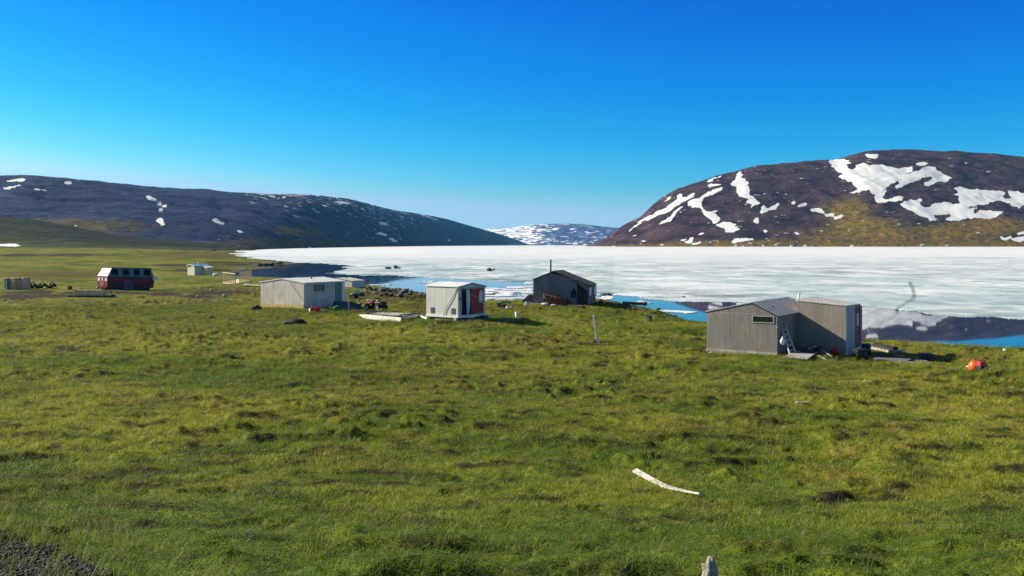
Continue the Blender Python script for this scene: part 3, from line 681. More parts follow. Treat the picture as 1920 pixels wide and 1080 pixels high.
hill("mountain", "long dark blue ridge with scattered snow beds descending behind the left shore", OUT_L, [(-500, 1100), (0, 1150), (300, 1250), (450, 1400), (520, 1710), (640, 2487), (780, 4560), (900, 6500), (1000, 8500)], [(-500, 2600), (0, 2800), (480, 3300), (640, 4200), (780, 5900), (900, 7600), (1000, 9200)],
     -500, 999, hill_mat("ridge_rock_haze", (.013, .022, .082), (.040, .052, .125), (.14, .10, .06), (.055, .05, .03), 40, .655, .02), SNOW_L, nr=230, xs=1.3, rough=.03, gully=.06, low=[(120, 425, 200, 18), (560, 455, 180, 10), (560, 435, 60, 14)], lowtop=.10,  # blue of the distant haze is painted into the ridge's rock colour
     speck=lambda x, y: (x > 460) * (y < 450) * (.45 * np.exp(-((y - 378 - (x - 640) * .1) / 22) ** 2) + .30 * np.exp(-((x - 740) / 70) ** 2)) , seed=2, smooth=True)
hill("hills", "low dark green brown foothill in front of the blue ridge on the left", OUT_F, [(-500, 880), (0, 900), (300, 950), (400, 1060), (520, 1500)], [(-500, 1500), (0, 1450), (300, 1500), (420, 1600), (520, 1800)],
     -500, 446, hill_mat("foothill_turf", (.016, .022, .014), (.04, .042, .022), (.10, .09, .03), (.06, .075, .022), 20), SNOW_F, nr=120, xs=2.0, rough=.05, lowtop=.6, seed=3, rp=1.3, taper=70)
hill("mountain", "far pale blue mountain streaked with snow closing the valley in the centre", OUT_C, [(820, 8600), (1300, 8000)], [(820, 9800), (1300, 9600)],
     820, 1300, hill_mat("far_rock_haze", (.055, .09, .27), (.09, .13, .30), (.1, .09, .06), (.08, .08, .05), 20, .60, .011), [conv([[(1120,310),(1240,315),(1290,332),(1220,325),(1130,320)], [(740,275),(800,290),(950,310),(990,325),(900,312),(790,297)], [(1205,200),(1300,250),(1280,252)], [(1160,185),(1200,200),(1190,203)]], 860, 400, 5.647)][0], nr=90, xs=1.5, rough=.05, lowtop=.05,  # haze tint painted into the rock: blue stands in for thicker air
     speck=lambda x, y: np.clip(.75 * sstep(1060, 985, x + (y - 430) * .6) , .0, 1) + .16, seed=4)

# ------------------------------------------------------------------ object builders
class MB:
    """collects shapes into ONE mesh object"""
    def __init__(s): s.v = []; s.f = []; s.m = []; s.sm = []
    def poly(s, pts, faces, mat=0, smooth=False):
        b = len(s.v); s.v += [tuple(p) for p in pts]
        for f in faces: s.f.append([b + i for i in f]); s.m.append(mat); s.sm.append(smooth)
        return s
    def box(s, x0, x1, y0, y1, z0, z1, mat=0):
        p = [(x, y, z) for z in (z0, z1) for x, y in ((x0, y0), (x1, y0), (x1, y1), (x0, y1))]
        return s.poly(p, [(3, 2, 1, 0), (4, 5, 6, 7), (0, 1, 5, 4), (1, 2, 6, 5), (2, 3, 7, 6), (3, 0, 4, 7)], mat)
    def obox(s, c, size, rot=(0, 0, 0), mat=0, taper=1.0):
        from mathutils import Euler
        r = Euler(rot).to_matrix(); hx, hy, hz = (q / 2 for q in size)
        p = []
        for z, k in ((-hz, 1.0), (hz, taper)):
            for x, y in ((-hx, -hy), (hx, -hy), (hx, hy), (-hx, hy)): p.append(Vector(c) + r @ Vector((x * k, y * k, z)))
        return s.poly(p, [(3, 2, 1, 0), (4, 5, 6, 7), (0, 1, 5, 4), (1, 2, 6, 5), (2, 3, 7, 6), (3, 0, 4, 7)], mat)
    def beam(s, p, q, w, h, mat=0, up=(0, 0, 1)):
        p, q = Vector(p), Vector(q); d = (q - p).normalized(); u = Vector(up)
        if abs(d.dot(u)) > .95: u = Vector((1, 0, 0))
        a = d.cross(u).normalized(); b = a.cross(d).normalized(); P = []
        for e in (p, q):
            for i, j in ((-1, -1), (1, -1), (1, 1), (-1, 1)): P.append(e + a * (i * w / 2) + b * (j * h / 2))
        return s.poly(P, [(3, 2, 1, 0), (4, 5, 6, 7), (0, 1, 5, 4), (1, 2, 6, 5), (2, 3, 7, 6), (3, 0, 4, 7)], mat)
    def ring(s, pts, rads, n=10, mat=0, caps=True, smooth=True, squash=1.0):
        """tube through points with given radii"""
        pts = [Vector(p) for p in pts]; b0 = None; k = len(pts); P = []; ref = None
        for i, p in enumerate(pts):
            d = (pts[min(i + 1, k - 1)] - pts[max(i - 1, 0)]).normalized()
            if ref is None:
                ref = Vector((0, 0, 1)) if abs(d.z) < .9 else Vector((1, 0, 0))
            a = d.cross(ref).normalized(); c = a.cross(d).normalized(); ref = c
            for j in range(n):
                t = 2 * math.pi * j / n
                P.append(p + (a * math.cos(t) + c * math.sin(t) * squash) * rads[i])
        fc = [(i * n + j, i * n + (j + 1) % n, (i + 1) * n + (j + 1) % n, (i + 1) * n + j) for i in range(k - 1) for j in range(n)]
        s.poly(P, fc, mat, smooth)
        if caps: s.poly(P[:n], [tuple(range(n))[::-1]], mat); s.poly(P[-n:], [tuple(range(n))], mat)
        return s
    def cyl(s, p, q, r, n=12, mat=0, r2=None): return s.ring([p, q], [r, r if r2 is None else r2], n, mat)
    def ext(s, prof, axis, a0, a1, mat=0, capmat=None):
        """profile (s, z) pulled along a local axis"""
        n = len(prof); f = (lambda a, q: (a, q[0], q[1])) if axis == 'x' else (lambda a, q: (q[0], a, q[1]))
        P = [f(a0, q) for q in prof] + [f(a1, q) for q in prof]
        s.poly(P, [(i, (i + 1) % n, n + (i + 1) % n, n + i) for i in range(n)], mat)
        s.poly(P[:n], [tuple(range(n))], mat if capmat is None else capmat); s.poly(P[n:], [tuple(range(n))[::-1]], mat if capmat is None else capmat)
        return s
    def lump(s, c, r, seed=0, rough=.25, nu=14, nv=9, mat=0, smooth=True, freq=1.6):
        """stone or heap: rough rounded lump"""
        P = []
        for i in range(nv + 1):
            th = math.pi * i / nv
            for j in range(nu):
                ph = 2 * math.pi * j / nu
                d = Vector((math.sin(th) * math.cos(ph), math.sin(th) * math.sin(ph), math.cos(th)))
                k = 1 + rough * float(fbm(np.array([d.x * freq + d.z * 1.7 * freq + seed * 3.1]), np.array([d.y * freq - d.z * .6 * freq + seed * 1.7]), seed, 3)[0]) * 2
                P.append((c[0] + d.x * r[0] * k, c[1] + d.y * r[1] * k, c[2] + d.z * r[2] * k))
        fc = [(i * nu + j, (i + 1) * nu + j, (i + 1) * nu + (j + 1) % nu, i * nu + (j + 1) % nu) for i in range(nv) for j in range(nu)]
        return s.poly(P, fc, mat, smooth)
    def sheet(s, fn, nu, nv, mat=0, thick=.01, nrm=(0, 1, 0)):
        """cloth: fn(u, v) -> point, given a thickness along nrm"""
        nr = Vector(nrm) * thick; P = []
        for k in (0, 1):
            for i in range(nv + 1):
                for j in range(nu + 1): P.append(Vector(fn(j / nu, i / nv)) + nr * k)
        N = (nu + 1) * (nv + 1); fc = []
        for i in range(nv):
            for j in range(nu):
                a = i * (nu + 1) + j; fc.append((a, a + 1, a + nu + 2, a + nu + 1)); fc.append((N + a, N + a + nu + 1, N + a + nu + 2, N + a + 1))
        for j in range(nu):
            a = j; fc.append((a, N + a, N + a + 1, a + 1)); a = nv * (nu + 1) + j; fc.append((a, a + 1, N + a + 1, N + a))
        for i in range(nv):
            a = i * (nu + 1); fc.append((a, a + nu + 1, N + a + nu + 1, N + a)); a += nu; fc.append((a, N + a, N + a + nu + 1, a + nu + 1))
        return s.poly(P, fc, mat, True)
    def build(s, name, mats, parent=None, loc=None, rotz=0.0, label=None, bevel=0.0):
        me = bpy.data.meshes.new(name)
        me.from_pydata(s.v, [], s.f)
        if isinstance(mats, str): mats = [mats]
        for k in mats: me.materials.append(M(k))
        me.polygons.foreach_set("material_index", s.m); me.polygons.foreach_set("use_smooth", s.sm)
        bm = bmesh.new(); bm.from_mesh(me)
        bmesh.ops.remove_doubles(bm, verts=bm.verts, dist=1e-5)
        bmesh.ops.recalc_face_normals(bm, faces=bm.faces); bm.to_mesh(me); bm.free()
        me.update()
        o = link(bpy.data.objects.new(name, me), parent)
        if loc is not None: o.location = loc
        o.rotation_euler = (0, 0, rotz)
        if label: o["label"] = label
        if bevel:
            b = o.modifiers.new("bevel", 'BEVEL'); b.width = bevel; b.segments = 2; b.limit_method = 'ANGLE'
        return o
def tag(o, label, cat, group=None):
    o["label"] = label; o["category"] = cat
    if group: o["group"] = group
    return o
def thing(name, label, cat, loc, rotz=0.0, group=None, rot=None):
    o = link(bpy.data.objects.new(name, None)); o.empty_display_size = .3
    o.location = loc; o.rotation_euler = rot if rot else (0, 0, rotz)
    return tag(o, label, cat, group)
def copy_thing(o, loc=None, rot=None, scale=None):
    c = o.copy(); COL.objects.link(c)
    if loc is not None: c.location = loc
    if rot is not None: c.rotation_euler = rot
    if scale is not None: c.scale = scale
    for ch in list(o.children):
        d = ch.copy(); COL.objects.link(d); d.parent = c
        for g in list(ch.children):
            e = g.copy(); COL.objects.link(e); e.parent = d
    return c
class Frame:
    """a building's near corner: local x runs right and back, local y left and back"""
    def __init__(s, px, py, D, a):
        s.D, s.a = D, R(a); s.X = (px - CX) / F * D; s.z = ZC - (py - HY) * D / F
        s.loc = (s.X, D, s.z); s.rot = math.pi / 2 - s.a
    def dx(s, px): k = (px - CX) / F; return (s.X - k * s.D) / (k * math.cos(s.a) - math.sin(s.a))
    def dy(s, px): k = (px - CX) / F; return (s.X - k * s.D) / (math.cos(s.a) + k * math.sin(s.a))
    def hx(s, x, py): return ZC - (py - HY) / F * (s.D + x * math.cos(s.a)) - s.z      # height on the right face
    def hy(s, y, py): return ZC - (py - HY) / F * (s.D + y * math.sin(s.a)) - s.z      # height on the left face
    def w(s, x, y, z=0.0):
        return Vector((s.X + x * math.sin(s.a) - y * math.cos(s.a), s.D + x * math.cos(s.a) + y * math.sin(s.a), s.z + z))
def roof_slabs(mb, e0, r, e1, axis, a0, a1, t=.06, mat=0):
    """two roof slopes meeting at the ridge; e0, r, e1 are (s, z)"""
    mb.ext([e0, r, e1, (e1[0], e1[1] + t), (r[0], r[1] + t), (e0[0], e0[1] + t)], axis, a0, a1, mat)

# ---- materials of the objects
ply("ply_pale", (.60, .55, .49), 1.22, .30, .45, .1, (.42, .34, .27), .35, .14)
ply("ply_shed", (.62, .61, .56), 1.08, .14, .5, .0, (.50, .48, .42), .3, .06)
ply("ply_grey", (.252, .232, .213), 1.36, .40, .25, -.036, (.30, .23, .16), .45, .34, ((.02, .05, 2.1), (1.41, .05, 2.75), (2.77, .05, 2.2), (4.0, .05, 2.2), (1.41, 2.19, 0)))
ply("ply_annex", (.33, .29, .235), .68, .34, .10, .3, (.24, .21, .18), .35, .16)
ply("ply_slate", (.205, .19, .195), .95, .28, .35, .0, (.085, .08, .085), .3, .14)
ply("ply_cream", (.66, .60, .47), 1.22, .15, .3, .0, (.6, .5, .35), .25, .10)
ply("ply_crate", (.66, .44, .29), .62, .25, .8, .0, (.35, .28, .2), .3, .15)
ply("ply_side", (.46, .45, .45), .68, .3, .15, .1, (.4, .38, .38), .3, .12)
simple("board_yellow", (.62, .44, .20), .7, var=.22, scale=4, stretch=(1, 1, .2))
simple("post_pale", (.80, .76, .70), .8, var=.15, scale=6)
simple("lumber_new", (.82, .64, .36), .7, var=.2, scale=5)
simple("lumber_grey", (.42, .39, .36), .8, var=.3, scale=4, stretch=(.25, 1, 1))
simple("lumber_shaded", (.17, .17, .18), .8, var=.3, scale=4, stretch=(.25, 1, 1))  # boards by the annex: its shadow is painted into this darker tone
simple("lumber_dark", (.10, .09, .085), .8, var=.35, scale=4)
simple("driftwood", (.54, .50, .46), .8, var=.22, scale=9, stretch=(.15, 1, 1), bump=.004)
simple("paint_white", (.78, .77, .74), .55, var=.08, scale=3)
simple("roof_white", (.80, .79, .77), .5, var=.08, scale=1.5)
simple("roof_dark", (.055, .052, .05), .85, var=.25, scale=1.2)
simple("roof_blue", (.22, .42, .62), .5, var=.1, scale=2)
simple("paint_red", (.13, .012, .018), .5, var=.25, scale=2.0)
simple("door_red", (.36, .030, .022), .6, var=.15, scale=2.0, stretch=(1, 1, .3))
simple("shell_grey", (.16, .18, .20), .5, var=.25, scale=2)
simple("plastic_red", (.55, .025, .018), .35, var=.12, scale=5)
simple("plastic_orange", (.85, .13, .018), .35, var=.12, scale=5)
simple("plastic_black", (.018, .018, .02), .4, var=.3, scale=5)
simple("plastic_navy", (.045, .042, .075), .5, var=.2, scale=8)
simple("rubber", (.014, .014, .014), .75, var=.3, scale=9)
simple("steel", (.45, .45, .46), .4, .8, var=.15, scale=6)
simple("aluminium", (.72, .72, .72), .45, .25, var=.12, scale=6)
simple("steel_dark", (.05, .05, .05), .5, .6, var=.3, scale=6)
simple("rust", (.15, .048, .022), .85, var=.45, scale=5)
simple("cardboard", (.40, .28, .16), .85, var=.15, scale=4)
simple("cloth_white", (.72, .72, .78), .9, var=.06, scale=5)
simple("cloth_dark", (.025, .025, .035), .95, var=.2, scale=5)
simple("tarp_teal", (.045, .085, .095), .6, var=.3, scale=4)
simple("net_green", (.05, .17, .06), .9, var=.4, scale=14)
simple("stone_dark", (.10, .095, .09), .9, var=.45, scale=5, bump=.03)
simple("stone_pale", (.34, .32, .27), .9, var=.5, scale=14, bump=.02)
simple("hide_black", (.022, .021, .021), .7, var=.35, scale=4, bump=.02)
simple("sled_white", (.62, .61, .58), .7, var=.18, scale=3)
simple("straw_white", (.72, .70, .62), .8, var=.15, scale=4)
simple("sticker_yellow", (.75, .72, .12), .8, var=.2, scale=9)
def glass_mat(key, col, rough=.08):
    s = NT(key); s.bsdf(s.mix(s.noise(s.coord("Object"), 3, 3), col, tuple(c * 1.6 for c in col)), rough, 0, None, .5 if rough < .5 else .15); MATS[key] = s.m
glass_mat("glass_hollow", (.008, .010, .010), .7); glass_mat("glass_dark", (.010, .016, .014)); glass_mat("glass_teal", (.03, .06, .07)); glass_mat("pane_pale", (.42, .42, .42), .4)
def shingle_mat():
    s = NT("shingles"); c = s.coord('Object')
    v = s.n("TexVoronoi"); s.put(v.inputs['Vector'], c); v.inputs['Scale'].default_value = 9.0
    n = s.noise(c, 22, 3, .7); n2 = s.noise(c, 3, 4)
    k = s.mix(s.ramp(s.math('ADD', n, s.math('MULTIPLY', v.outputs['Distance'], .5)), .5, .8), (.20, .185, .185), (.62, .58, .57))
    k = s.mix(s.math('MULTIPLY', s.ramp(n2, .5, .7), .4), k, (.14, .13, .13))
    s.bsdf(k, .85, 0, s.bump(n, .02, .7), .3); MATS["shingles"] = s.m
shingle_mat()

# ================================================================== grey plywood hut with lean-to, right
f = Frame(1457, 666, 55.0, 33)
W, SR, DP = f.dy(1325.5), 1.41, 6.4
hut = thing("plywood_hut", "grey weathered plywood hut with shingle roof, side annex and slit window, nearest hut", "hut", f.loc, f.rot)
b = MB().ext([(0, -.35), (W, -.35), (W, 2.21), (SR, 2.78), (0, 2.14)], 'x', 0, DP); b.build("wall", ["ply_grey"], hut)
b = MB(); roof_slabs(b, (-.10, 2.10), (SR, 2.80), (W + .10, 2.20), 'x', -.04, DP + .06, .05); b.build("roof", ["shingles"], hut)
MB().beam((-.045, -.11, 2.09), (-.045, SR, 2.79), .03, .07).build("fascia", ["steel_dark"], hut)
wf = MB().box(-.03, .0, .16, 1.40, 2.06, 2.10).box(-.035, .0, .16, 1.40, 1.715, 1.76).box(-.03, .0, .16, .215, 1.76, 2.06).box(-.03, .0, 1.345, 1.40, 1.76, 2.06).build("window", ["lumber_grey"], hut)
MB().box(-.012, -.003, .215, 1.345, 1.76, 2.06).build("pane", ["glass_dark"], wf)
b = MB().box(-.10, -.001, -.02, W + .04, -.14, .12).box(-.16, -.10, -.05, 1.6, -.15, .08); b.build("base_board", ["lumber_grey"], hut)
MB().box(-.06, .03, -.02, .03, 1.50, 1.54).build("hook", ["lumber_new"], hut)
A0, A1, AW = 3.53, 6.75, -2.73
b = MB().poly([(A0, 0, -.3), (A0, AW, -.42), (A1, AW, -.3), (A1, 0, -.3), (A0, 0, 2.78), (A0, AW, 2.56), (A1, AW, 2.50), (A1, 0, 2.86)], [(3, 2, 1, 0), (4, 5, 6, 7), (0, 1, 5, 4), (1, 2, 6, 5), (2, 3, 7, 6), (3, 0, 4, 7)])
b.build("annex_wall", ["ply_annex"], hut)
b = MB().poly([(A0 - .03, 0.0, 2.785), (A0 - .03, AW - .03, 2.565), (A1, AW - .03, 2.505), (A1, 0, 2.865), (A0 - .03, 0, 2.83), (A0 - .03, AW - .03, 2.61), (A1, AW - .03, 2.55), (A1, 0, 2.91)], [(3, 2, 1, 0), (4, 5, 6, 7), (0, 1, 5, 4), (1, 2, 6, 5), (2, 3, 7, 6), (3, 0, 4, 7)])
b.build("annex_roof", ["shingles"], hut)
ap = MB().poly([(A0 + .0, AW - .012, -.42), (A0 + 1.85, AW - .012, -.38), (A0 + 1.85, AW - .012, 2.53), (A0, AW - .012, 2.56), (A0, AW, -.42), (A0 + 1.85, AW, -.38), (A0 + 1.85, AW, 2.53), (A0, AW, 2.56)], [(0, 1, 2, 3), (4, 7, 6, 5), (0, 3, 7, 4), (1, 5, 6, 2), (0, 4, 5, 1), (3, 2, 6, 7)])
ap.build("side_panel", ["ply_side"], hut, label="pale grey boarded end of the annex beside the red door")
dr = MB().box(5.42, 6.50, AW - .05, AW - .01, .10, 2.36).build("door", ["door_red"], hut)
MB().box(5.66, 6.05, AW - .07, AW - .052, 1.30, 2.05).build("pane", ["pane_pale"], dr)
MB().obox((5.52, AW - .08, 1.15), (.04, .05, .14)).build("handle", ["steel"], dr)
MB().box(6.50, 6.60, AW - .14, AW - .012, -.1, 2.46).box(5.36, 5.42, AW - .03, AW - .012, .05, 2.42).box(5.36, 6.60, AW - .08, AW - .012, -.05, .09).build("door_frame", ["paint_white"], hut)
MB().cyl((5.95, .75, 2.5), (6.10, .65, 3.15), .055, 10).build("chimney", ["aluminium"], hut)

# ---- aluminium ladder against the hut
def ladder():
    p0, p1 = Vector(wpt(1484, 672, 54.4)), Vector(wpt(1464.5, 613, 55.75)); q0, q1 = Vector(wpt(1495, 669.5, 54.9)), Vector(wpt(1472, 611.5, 56.05))
    o = p0.copy(); t = thing("ladder", "silver aluminium ladder leaning on the grey hut beside its annex", "ladder", o)
    MB().beam(p0 - o, p1 - o, .05, .09).build("rail", ["aluminium"], t); MB().beam(q0 - o, q1 - o, .05, .09).build("rail", ["aluminium"], t)
    for k in range(6):
        u = (k + .4) / 6.0; MB().cyl(p0.lerp(p1, u) - o, q0.lerp(q1, u) - o, .024, 8).build("rung", ["aluminium"], t)
ladder()
c = wpt(1467.5, 640, 54.9)
tag(MB().lump((0, 0, 0), (.13, .10, .20), 5, .25).ring([(0, 0, .15), (.02, .05, .32)], [.05, .015], 8).build("plastic_bag", ["cloth_white"], None, c), "white plastic bag hanging on the ladder at the grey hut", "bag")
# ---- deck, trays and junk in the nook of the hut
g = G(1492, 671)
def flat_board(name, label, cat, pts, t, mat, lift=.05, group=None):
    """board lying on the ground, corners given as surveyed image points"""
    P = [G(*p) for p in pts]; zc = sum(p.z for p in P) / len(P) + lift; o = sum(P, Vector()) / len(P); o.z = zc
    n = len(P); V = [(p.x - o.x, p.y - o.y, .35 * (p.z + lift - zc)) for p in P]; V2 = [(x, y, z + t) for x, y, z in V]
    ob = MB().poly(V + V2, [tuple(range(n))[::-1], tuple(range(n, 2 * n))] + [(i, (i + 1) % n, n + (i + 1) % n, n + i) for i in range(n)]).build(name, [mat], None, o)
    return tag(ob, label, cat, group)
flat_board("deck_board", "pale wooden deck panel under the ladder in front of the grey hut", "board", [(1466, 672), (1514, 674.5), (1533, 666.5), (1490, 665)], .06, "lumber_grey", .10)
def tray():
    c = Vector(f.w(1.2, -1.35, .12)); t = thing("crate", "low black plastic tray in the shaded nook between the grey hut and annex", "crate", c, f.rot)
    MB().box(-.3, 1.5, -.3, .35, 0, .03).build("bottom", ["plastic_black"], t)
    MB().box(-.3, 1.5, -.3, -.26, .03, .22).box(-.3, 1.5, .31, .35, .03, .22).box(-.3, -.26, -.26, .31, .03, .22).box(1.46, 1.5, -.26, .31, .03, .22).build("rim", ["plastic_black"], t)
    MB().box(-.2, 1.3, -.1, .0, .23, .26).build("slat", ["lumber_grey"], t)
tray()
def pole(name, label, cat, a, b_, r, mat, n=8, r2=None):
    a, b_ = Vector(a), Vector(b_); return tag(MB().ring([a - a, (b_ - a) * .5, b_ - a], [r, r * .96, r if r2 is None else r2], n).build(name, [mat], None, a), label, cat)
pole("wooden_pole", "thin grey pole crossing from the deck to the annex wall, left of the red float", "pole", G(1560, 673) + Vector((0, 0, .05)), Vector(f.w(3.3, -1.0, .35)), .03, "lumber_grey")
pole("wooden_pole", "short grey stick lying by the deck edge below the annex", "pole", G(1530, 668) + Vector((0, 0, .1)), G(1551, 675) + Vector((0, 0, .06)), .03, "lumber_grey")
g = f.w(2.75, -2.35); g.z = gz(g.x, g.y)
t = thing("buoy", "red round float with a stick in the shade of the annex wall", "float", g)
MB().lump((0, 0, .24), (.26, .26, .25), 2, .02, 18, 12).build("ball", ["plastic_red"], t); MB().cyl((.02, 0, .44), (-.14, 0, .66), .018).build("stick", ["lumber_grey"], t)
g = G(1613, 674)
t = thing("plastic_box", "black lidded plastic box at the foot of the annex's red door", "box", g, .3)
MB().obox((0, 0, .25), (.62, .45, .46), taper=1.06).build("body", ["plastic_black"], t, bevel=.02); MB().box(-.34, .34, -.26, .26, .48, .54).build("lid", ["plastic_black"], t, bevel=.01); MB().obox((.1, -.25, .3), (.1, .02, .28)).build("latch", ["plastic_navy"], t)
g = G(1624, 668)
t = thing("barrel", "black drum behind the plastic box at the end of the annex", "barrel", g)
MB().ring([(0, 0, .03), (0, 0, .06), (0, 0, .35), (0, 0, .37), (0, 0, .4), (0, 0, .68), (0, 0, .70)], [.24, .26, .26, .275, .26, .26, .235], 18).build("body", ["plastic_black"], t); MB().cyl((.1, 0, .70), (.1, 0, .73), .04).build("cap", ["steel_dark"], t)
flat_board("plank", "broad grey board lying in the annex shadow, nearer the hut", "plank", [(1634, 676), (1700, 680.5), (1712, 676.5), (1640, 671.5)], .04, "lumber_shaded", .05)
flat_board("plank", "long narrow board in the shadow between hut and dark crate, lower one", "plank", [(1672, 681.5), (1742, 684.2), (1744, 682.0), (1676, 679.5)], .04, "lumber_shaded", .05)
flat_board("plank", "long narrow board ending below the dark lidded crate", "plank", [(1706, 676.5), (1734, 681.0), (1740, 679.4), (1712, 675)], .04, "lumber_shaded", .06)
g = G(1736, 677.5)
t = thing("plastic_crate", "dark blue ribbed crate with lid standing on the grass right of the hut", "crate", g, -.2)
b = MB().obox((0, 0, .19), (.60, .44, .36), taper=1.05)
for k in range(6): b.obox((-.25 + k * .1, -.228, .19), (.03, .02, .30))
for k in range(4): b.obox((.312, -.15 + k * .1, .19), (.02, .03, .30))
b.build("body", ["plastic_navy"], t); MB().box(-.33, .33, -.25, .25, .37, .43).build("lid", ["plastic_navy"], t, bevel=.02)
g = G(1687, 671.5)
tag(MB().box(-.26, .26, -.14, .14, 0, .12).box(-.28, .28, -.16, .16, .12, .14).build("cardboard_box", ["cardboard"], None, g, .1), "small flat tan box on the brown turf between sled and boards", "box")
def small_sled():
    a, b_ = G(1634, 655.5), G(1689, 664.5); d = b_ - a; L = d.length; rz = math.atan2(d.y, d.x)
    t = thing("sled", "grey weathered komatik sled heaped with dark junk behind the hut's annex", "sled", a, rot=(0, math.asin(-d.z / L), rz))
    for y in (-.27, .27):
        MB().ext([(-.1, .16), (.12, .02), (L, .0), (L + .05, .12), (.1, .17)], 'y', y - .025, y + .025).build("runner", ["lumber_grey"], t)
    for k in range(9): MB().box(.1 + k * (L - .25) / 8 - .06, .1 + k * (L - .25) / 8 + .06, -.36, .36, .172, .20).build("slat", ["driftwood"], t)
    b = MB(); b.lump((L * .42, .05, .24), (L * .40, .24, .12), 12, .42, 20, 10)
    tag(b.build("tarp", ["cloth_dark"], None, t.location + Vector((0, 0, .0))), "crumpled dark cloths lying on the grey sled behind the annex", "tarp").rotation_euler = t.rotation_euler
small_sled()
# ---- orange can and red generator on a board
flat_board("plank", "thin pale board under the orange can and red generator", "plank", [(1811, 693), (1856, 700.5), (1868, 697.5), (1826, 691)], .03, "paint_white", .07)
g = G(1826, 697); g.z += .10
t = thing("fuel_container", "bright orange rounded container on the pale board, left of the generator", "container", g, .3)
MB().ring([(0, 0, 0), (0, 0, .04), (0, 0, .22), (0, 0, .33), (0, 0, .38)], [.17, .23, .23, .17, .10], 18, squash=.85).build("body", ["plastic_orange"], t); MB().cyl((.02, 0, .38), (.02, 0, .42), .06).build("cap", ["paint_white"], t)
MB().ring([(-.1, 0, .34), (-.06, 0, .42), (.08, 0, .42), (.13, 0, .33)], [.02, .02, .02, .02], 8).build("handle", ["plastic_orange"], t)
g = G(1841, 699); g.z += .10
t = thing("generator", "small red and black portable generator beside the orange container", "generator", g, .25)
MB().obox((0, 0, .10), (.40, .34, .20)).build("base", ["plastic_black"], t, bevel=.02); MB().obox((-.02, 0, .29), (.36, .30, .18), taper=.8).build("cover", ["plastic_red"], t, bevel=.03)
MB().ring([(-.16, 0, .34), (-.12, 0, .43), (.12, 0, .43), (.16, 0, .34)], [.022] * 4, 8).build("handle", ["plastic_red"], t); MB().obox((.05, -.178, .12), (.16, .012, .12)).build("panel", ["steel"], t)
g = G(1884, 657)
t = thing("bucket", "tiny white bucket with a red rim at the water's edge, far right", "bucket", g)
MB().cyl((0, 0, 0), (0, 0, .18), .09, 12, 0, .11).build("body", ["paint_white"], t); MB().ring([(-.2, 0, .05), (-.35, .02, .06)], [.07, .05], 10).build("rag", ["plastic_red"], t)

# ================================================================== long pale hut, left
f = Frame(570, 578.2, 86.0, 32)
W, DP = f.dy(488.8), f.dx(645.5)
hut = thing("plywood_hut", "wide pale plywood hut with low white roof and yellow skirting, left of the quad bike", "hut", f.loc, f.rot)
MB().ext([(0, -.4), (W, -.4), (W, 2.12), (W * .5, 2.42), (0, 2.16)], 'x', 0, DP).build("wall", ["ply_pale"], hut)
b = MB(); roof_slabs(b, (-.16, 2.12), (W * .5, 2.44), (W + .06, 2.10), 'x', -.05, DP + .12, .07); b.build("roof", ["roof_white"], hut)
b = MB()
for a0, a1, h in ((.02, 1.30, .33), (1.34, 3.1, .30), (3.12, 4.65, .28), (4.68, W - .02, .34)): b.box(-.02, -.002, a0, a1, -.15, h)
b.build("skirting", ["board_yellow"], hut)
MB().beam((-.03, 1.62, 2.2), (-.03, .15, .75), .014, .014).build("guy_wire", ["lumber_dark"], hut)
x0, x1 = f.dx(589.5), f.dx(607); z0, z1 = f.hx((x0 + x1) / 2, 543.6), f.hx((x0 + x1) / 2, 535.6)
wf = MB().box(x0 - .06, x1 + .06, -.05, -.002, z1, z1 + .08).box(x0 - .06, x1 + .06, -.05, -.002, z0 - .07, z0).box(x0 - .06, x0, -.05, -.002, z0, z1).box(x1, x1 + .06, -.05, -.002, z0, z1).build("window", ["lumber_dark"], hut)
MB().box(x0, x1, -.02, -.003, z0, z1).build("pane", ["glass_teal"], wf)
x0, x1 = f.dx(628.5), f.dx(640)
dr = MB().box(x0, x1, -.03, -.003, .05, 2.05).build("door", ["shell_grey"], hut)
MB().obox((x0 + .1, -.06, 1.05), (.05, .06, .12)).build("handle", ["steel"], dr)
MB().box(x1 + .02, DP + .01, -.04, -.004, -.1, 2.10).build("corner_board", ["paint_white"], hut)
xa = f.dx(590)                                        # peeled edges of old paper on the wall
for zc, n in ((1.28, 13), (.62, 17)):
    MB().ring([(xa + k * (1.5 / n), -.006, zc + .06 * math.sin(k * 1.7) * (1 if k % 3 else .2)) for k in range(n)], [.012 + .008 * math.sin(k * 2.1) for k in range(n)], 5).build("peeling_strip", ["lumber_dark"], hut)
MB().cyl((DP * .55, W * .35, 2.25), (DP * .55, W * .35, 2.62), .07).build("chimney", ["steel_dark"], hut)
# ---- second pale hut behind it
f2 = Frame(660, 553, 125.0, 30)
W2, DP2 = 4.6, f2.dx(681.5)
hut = thing("plywood_hut", "small grey plywood hut half hidden behind the wide pale hut", "hut", f2.loc, f2.rot)
MB().ext([(0, 0), (W2, 0), (W2, 1.72), (W2 * .5, 2.0), (0, 1.72)], 'x', 0, DP2).build("wall", ["ply_pale"], hut)
b = MB(); roof_slabs(b, (-.12, 1.70), (W2 * .5, 2.02), (W2 + .1, 1.70), 'x', -.08, DP2 + .1, .06); b.build("roof", ["sled_white"], hut)
for y in (.2, W2 - .6): MB().box(.1, DP2 - .1, y, y + .3, -.5, -.01).build("skid", ["lumber_dark"], hut)
MB().box(-.03, -.004, .45, .95, .45, .85).build("orange_panel", ["plastic_orange"], hut)
MB().cyl((DP2 * .5, W2 * .4, 1.8), (DP2 * .5, W2 * .4, 2.15), .06).build("chimney", ["steel_dark"], hut)
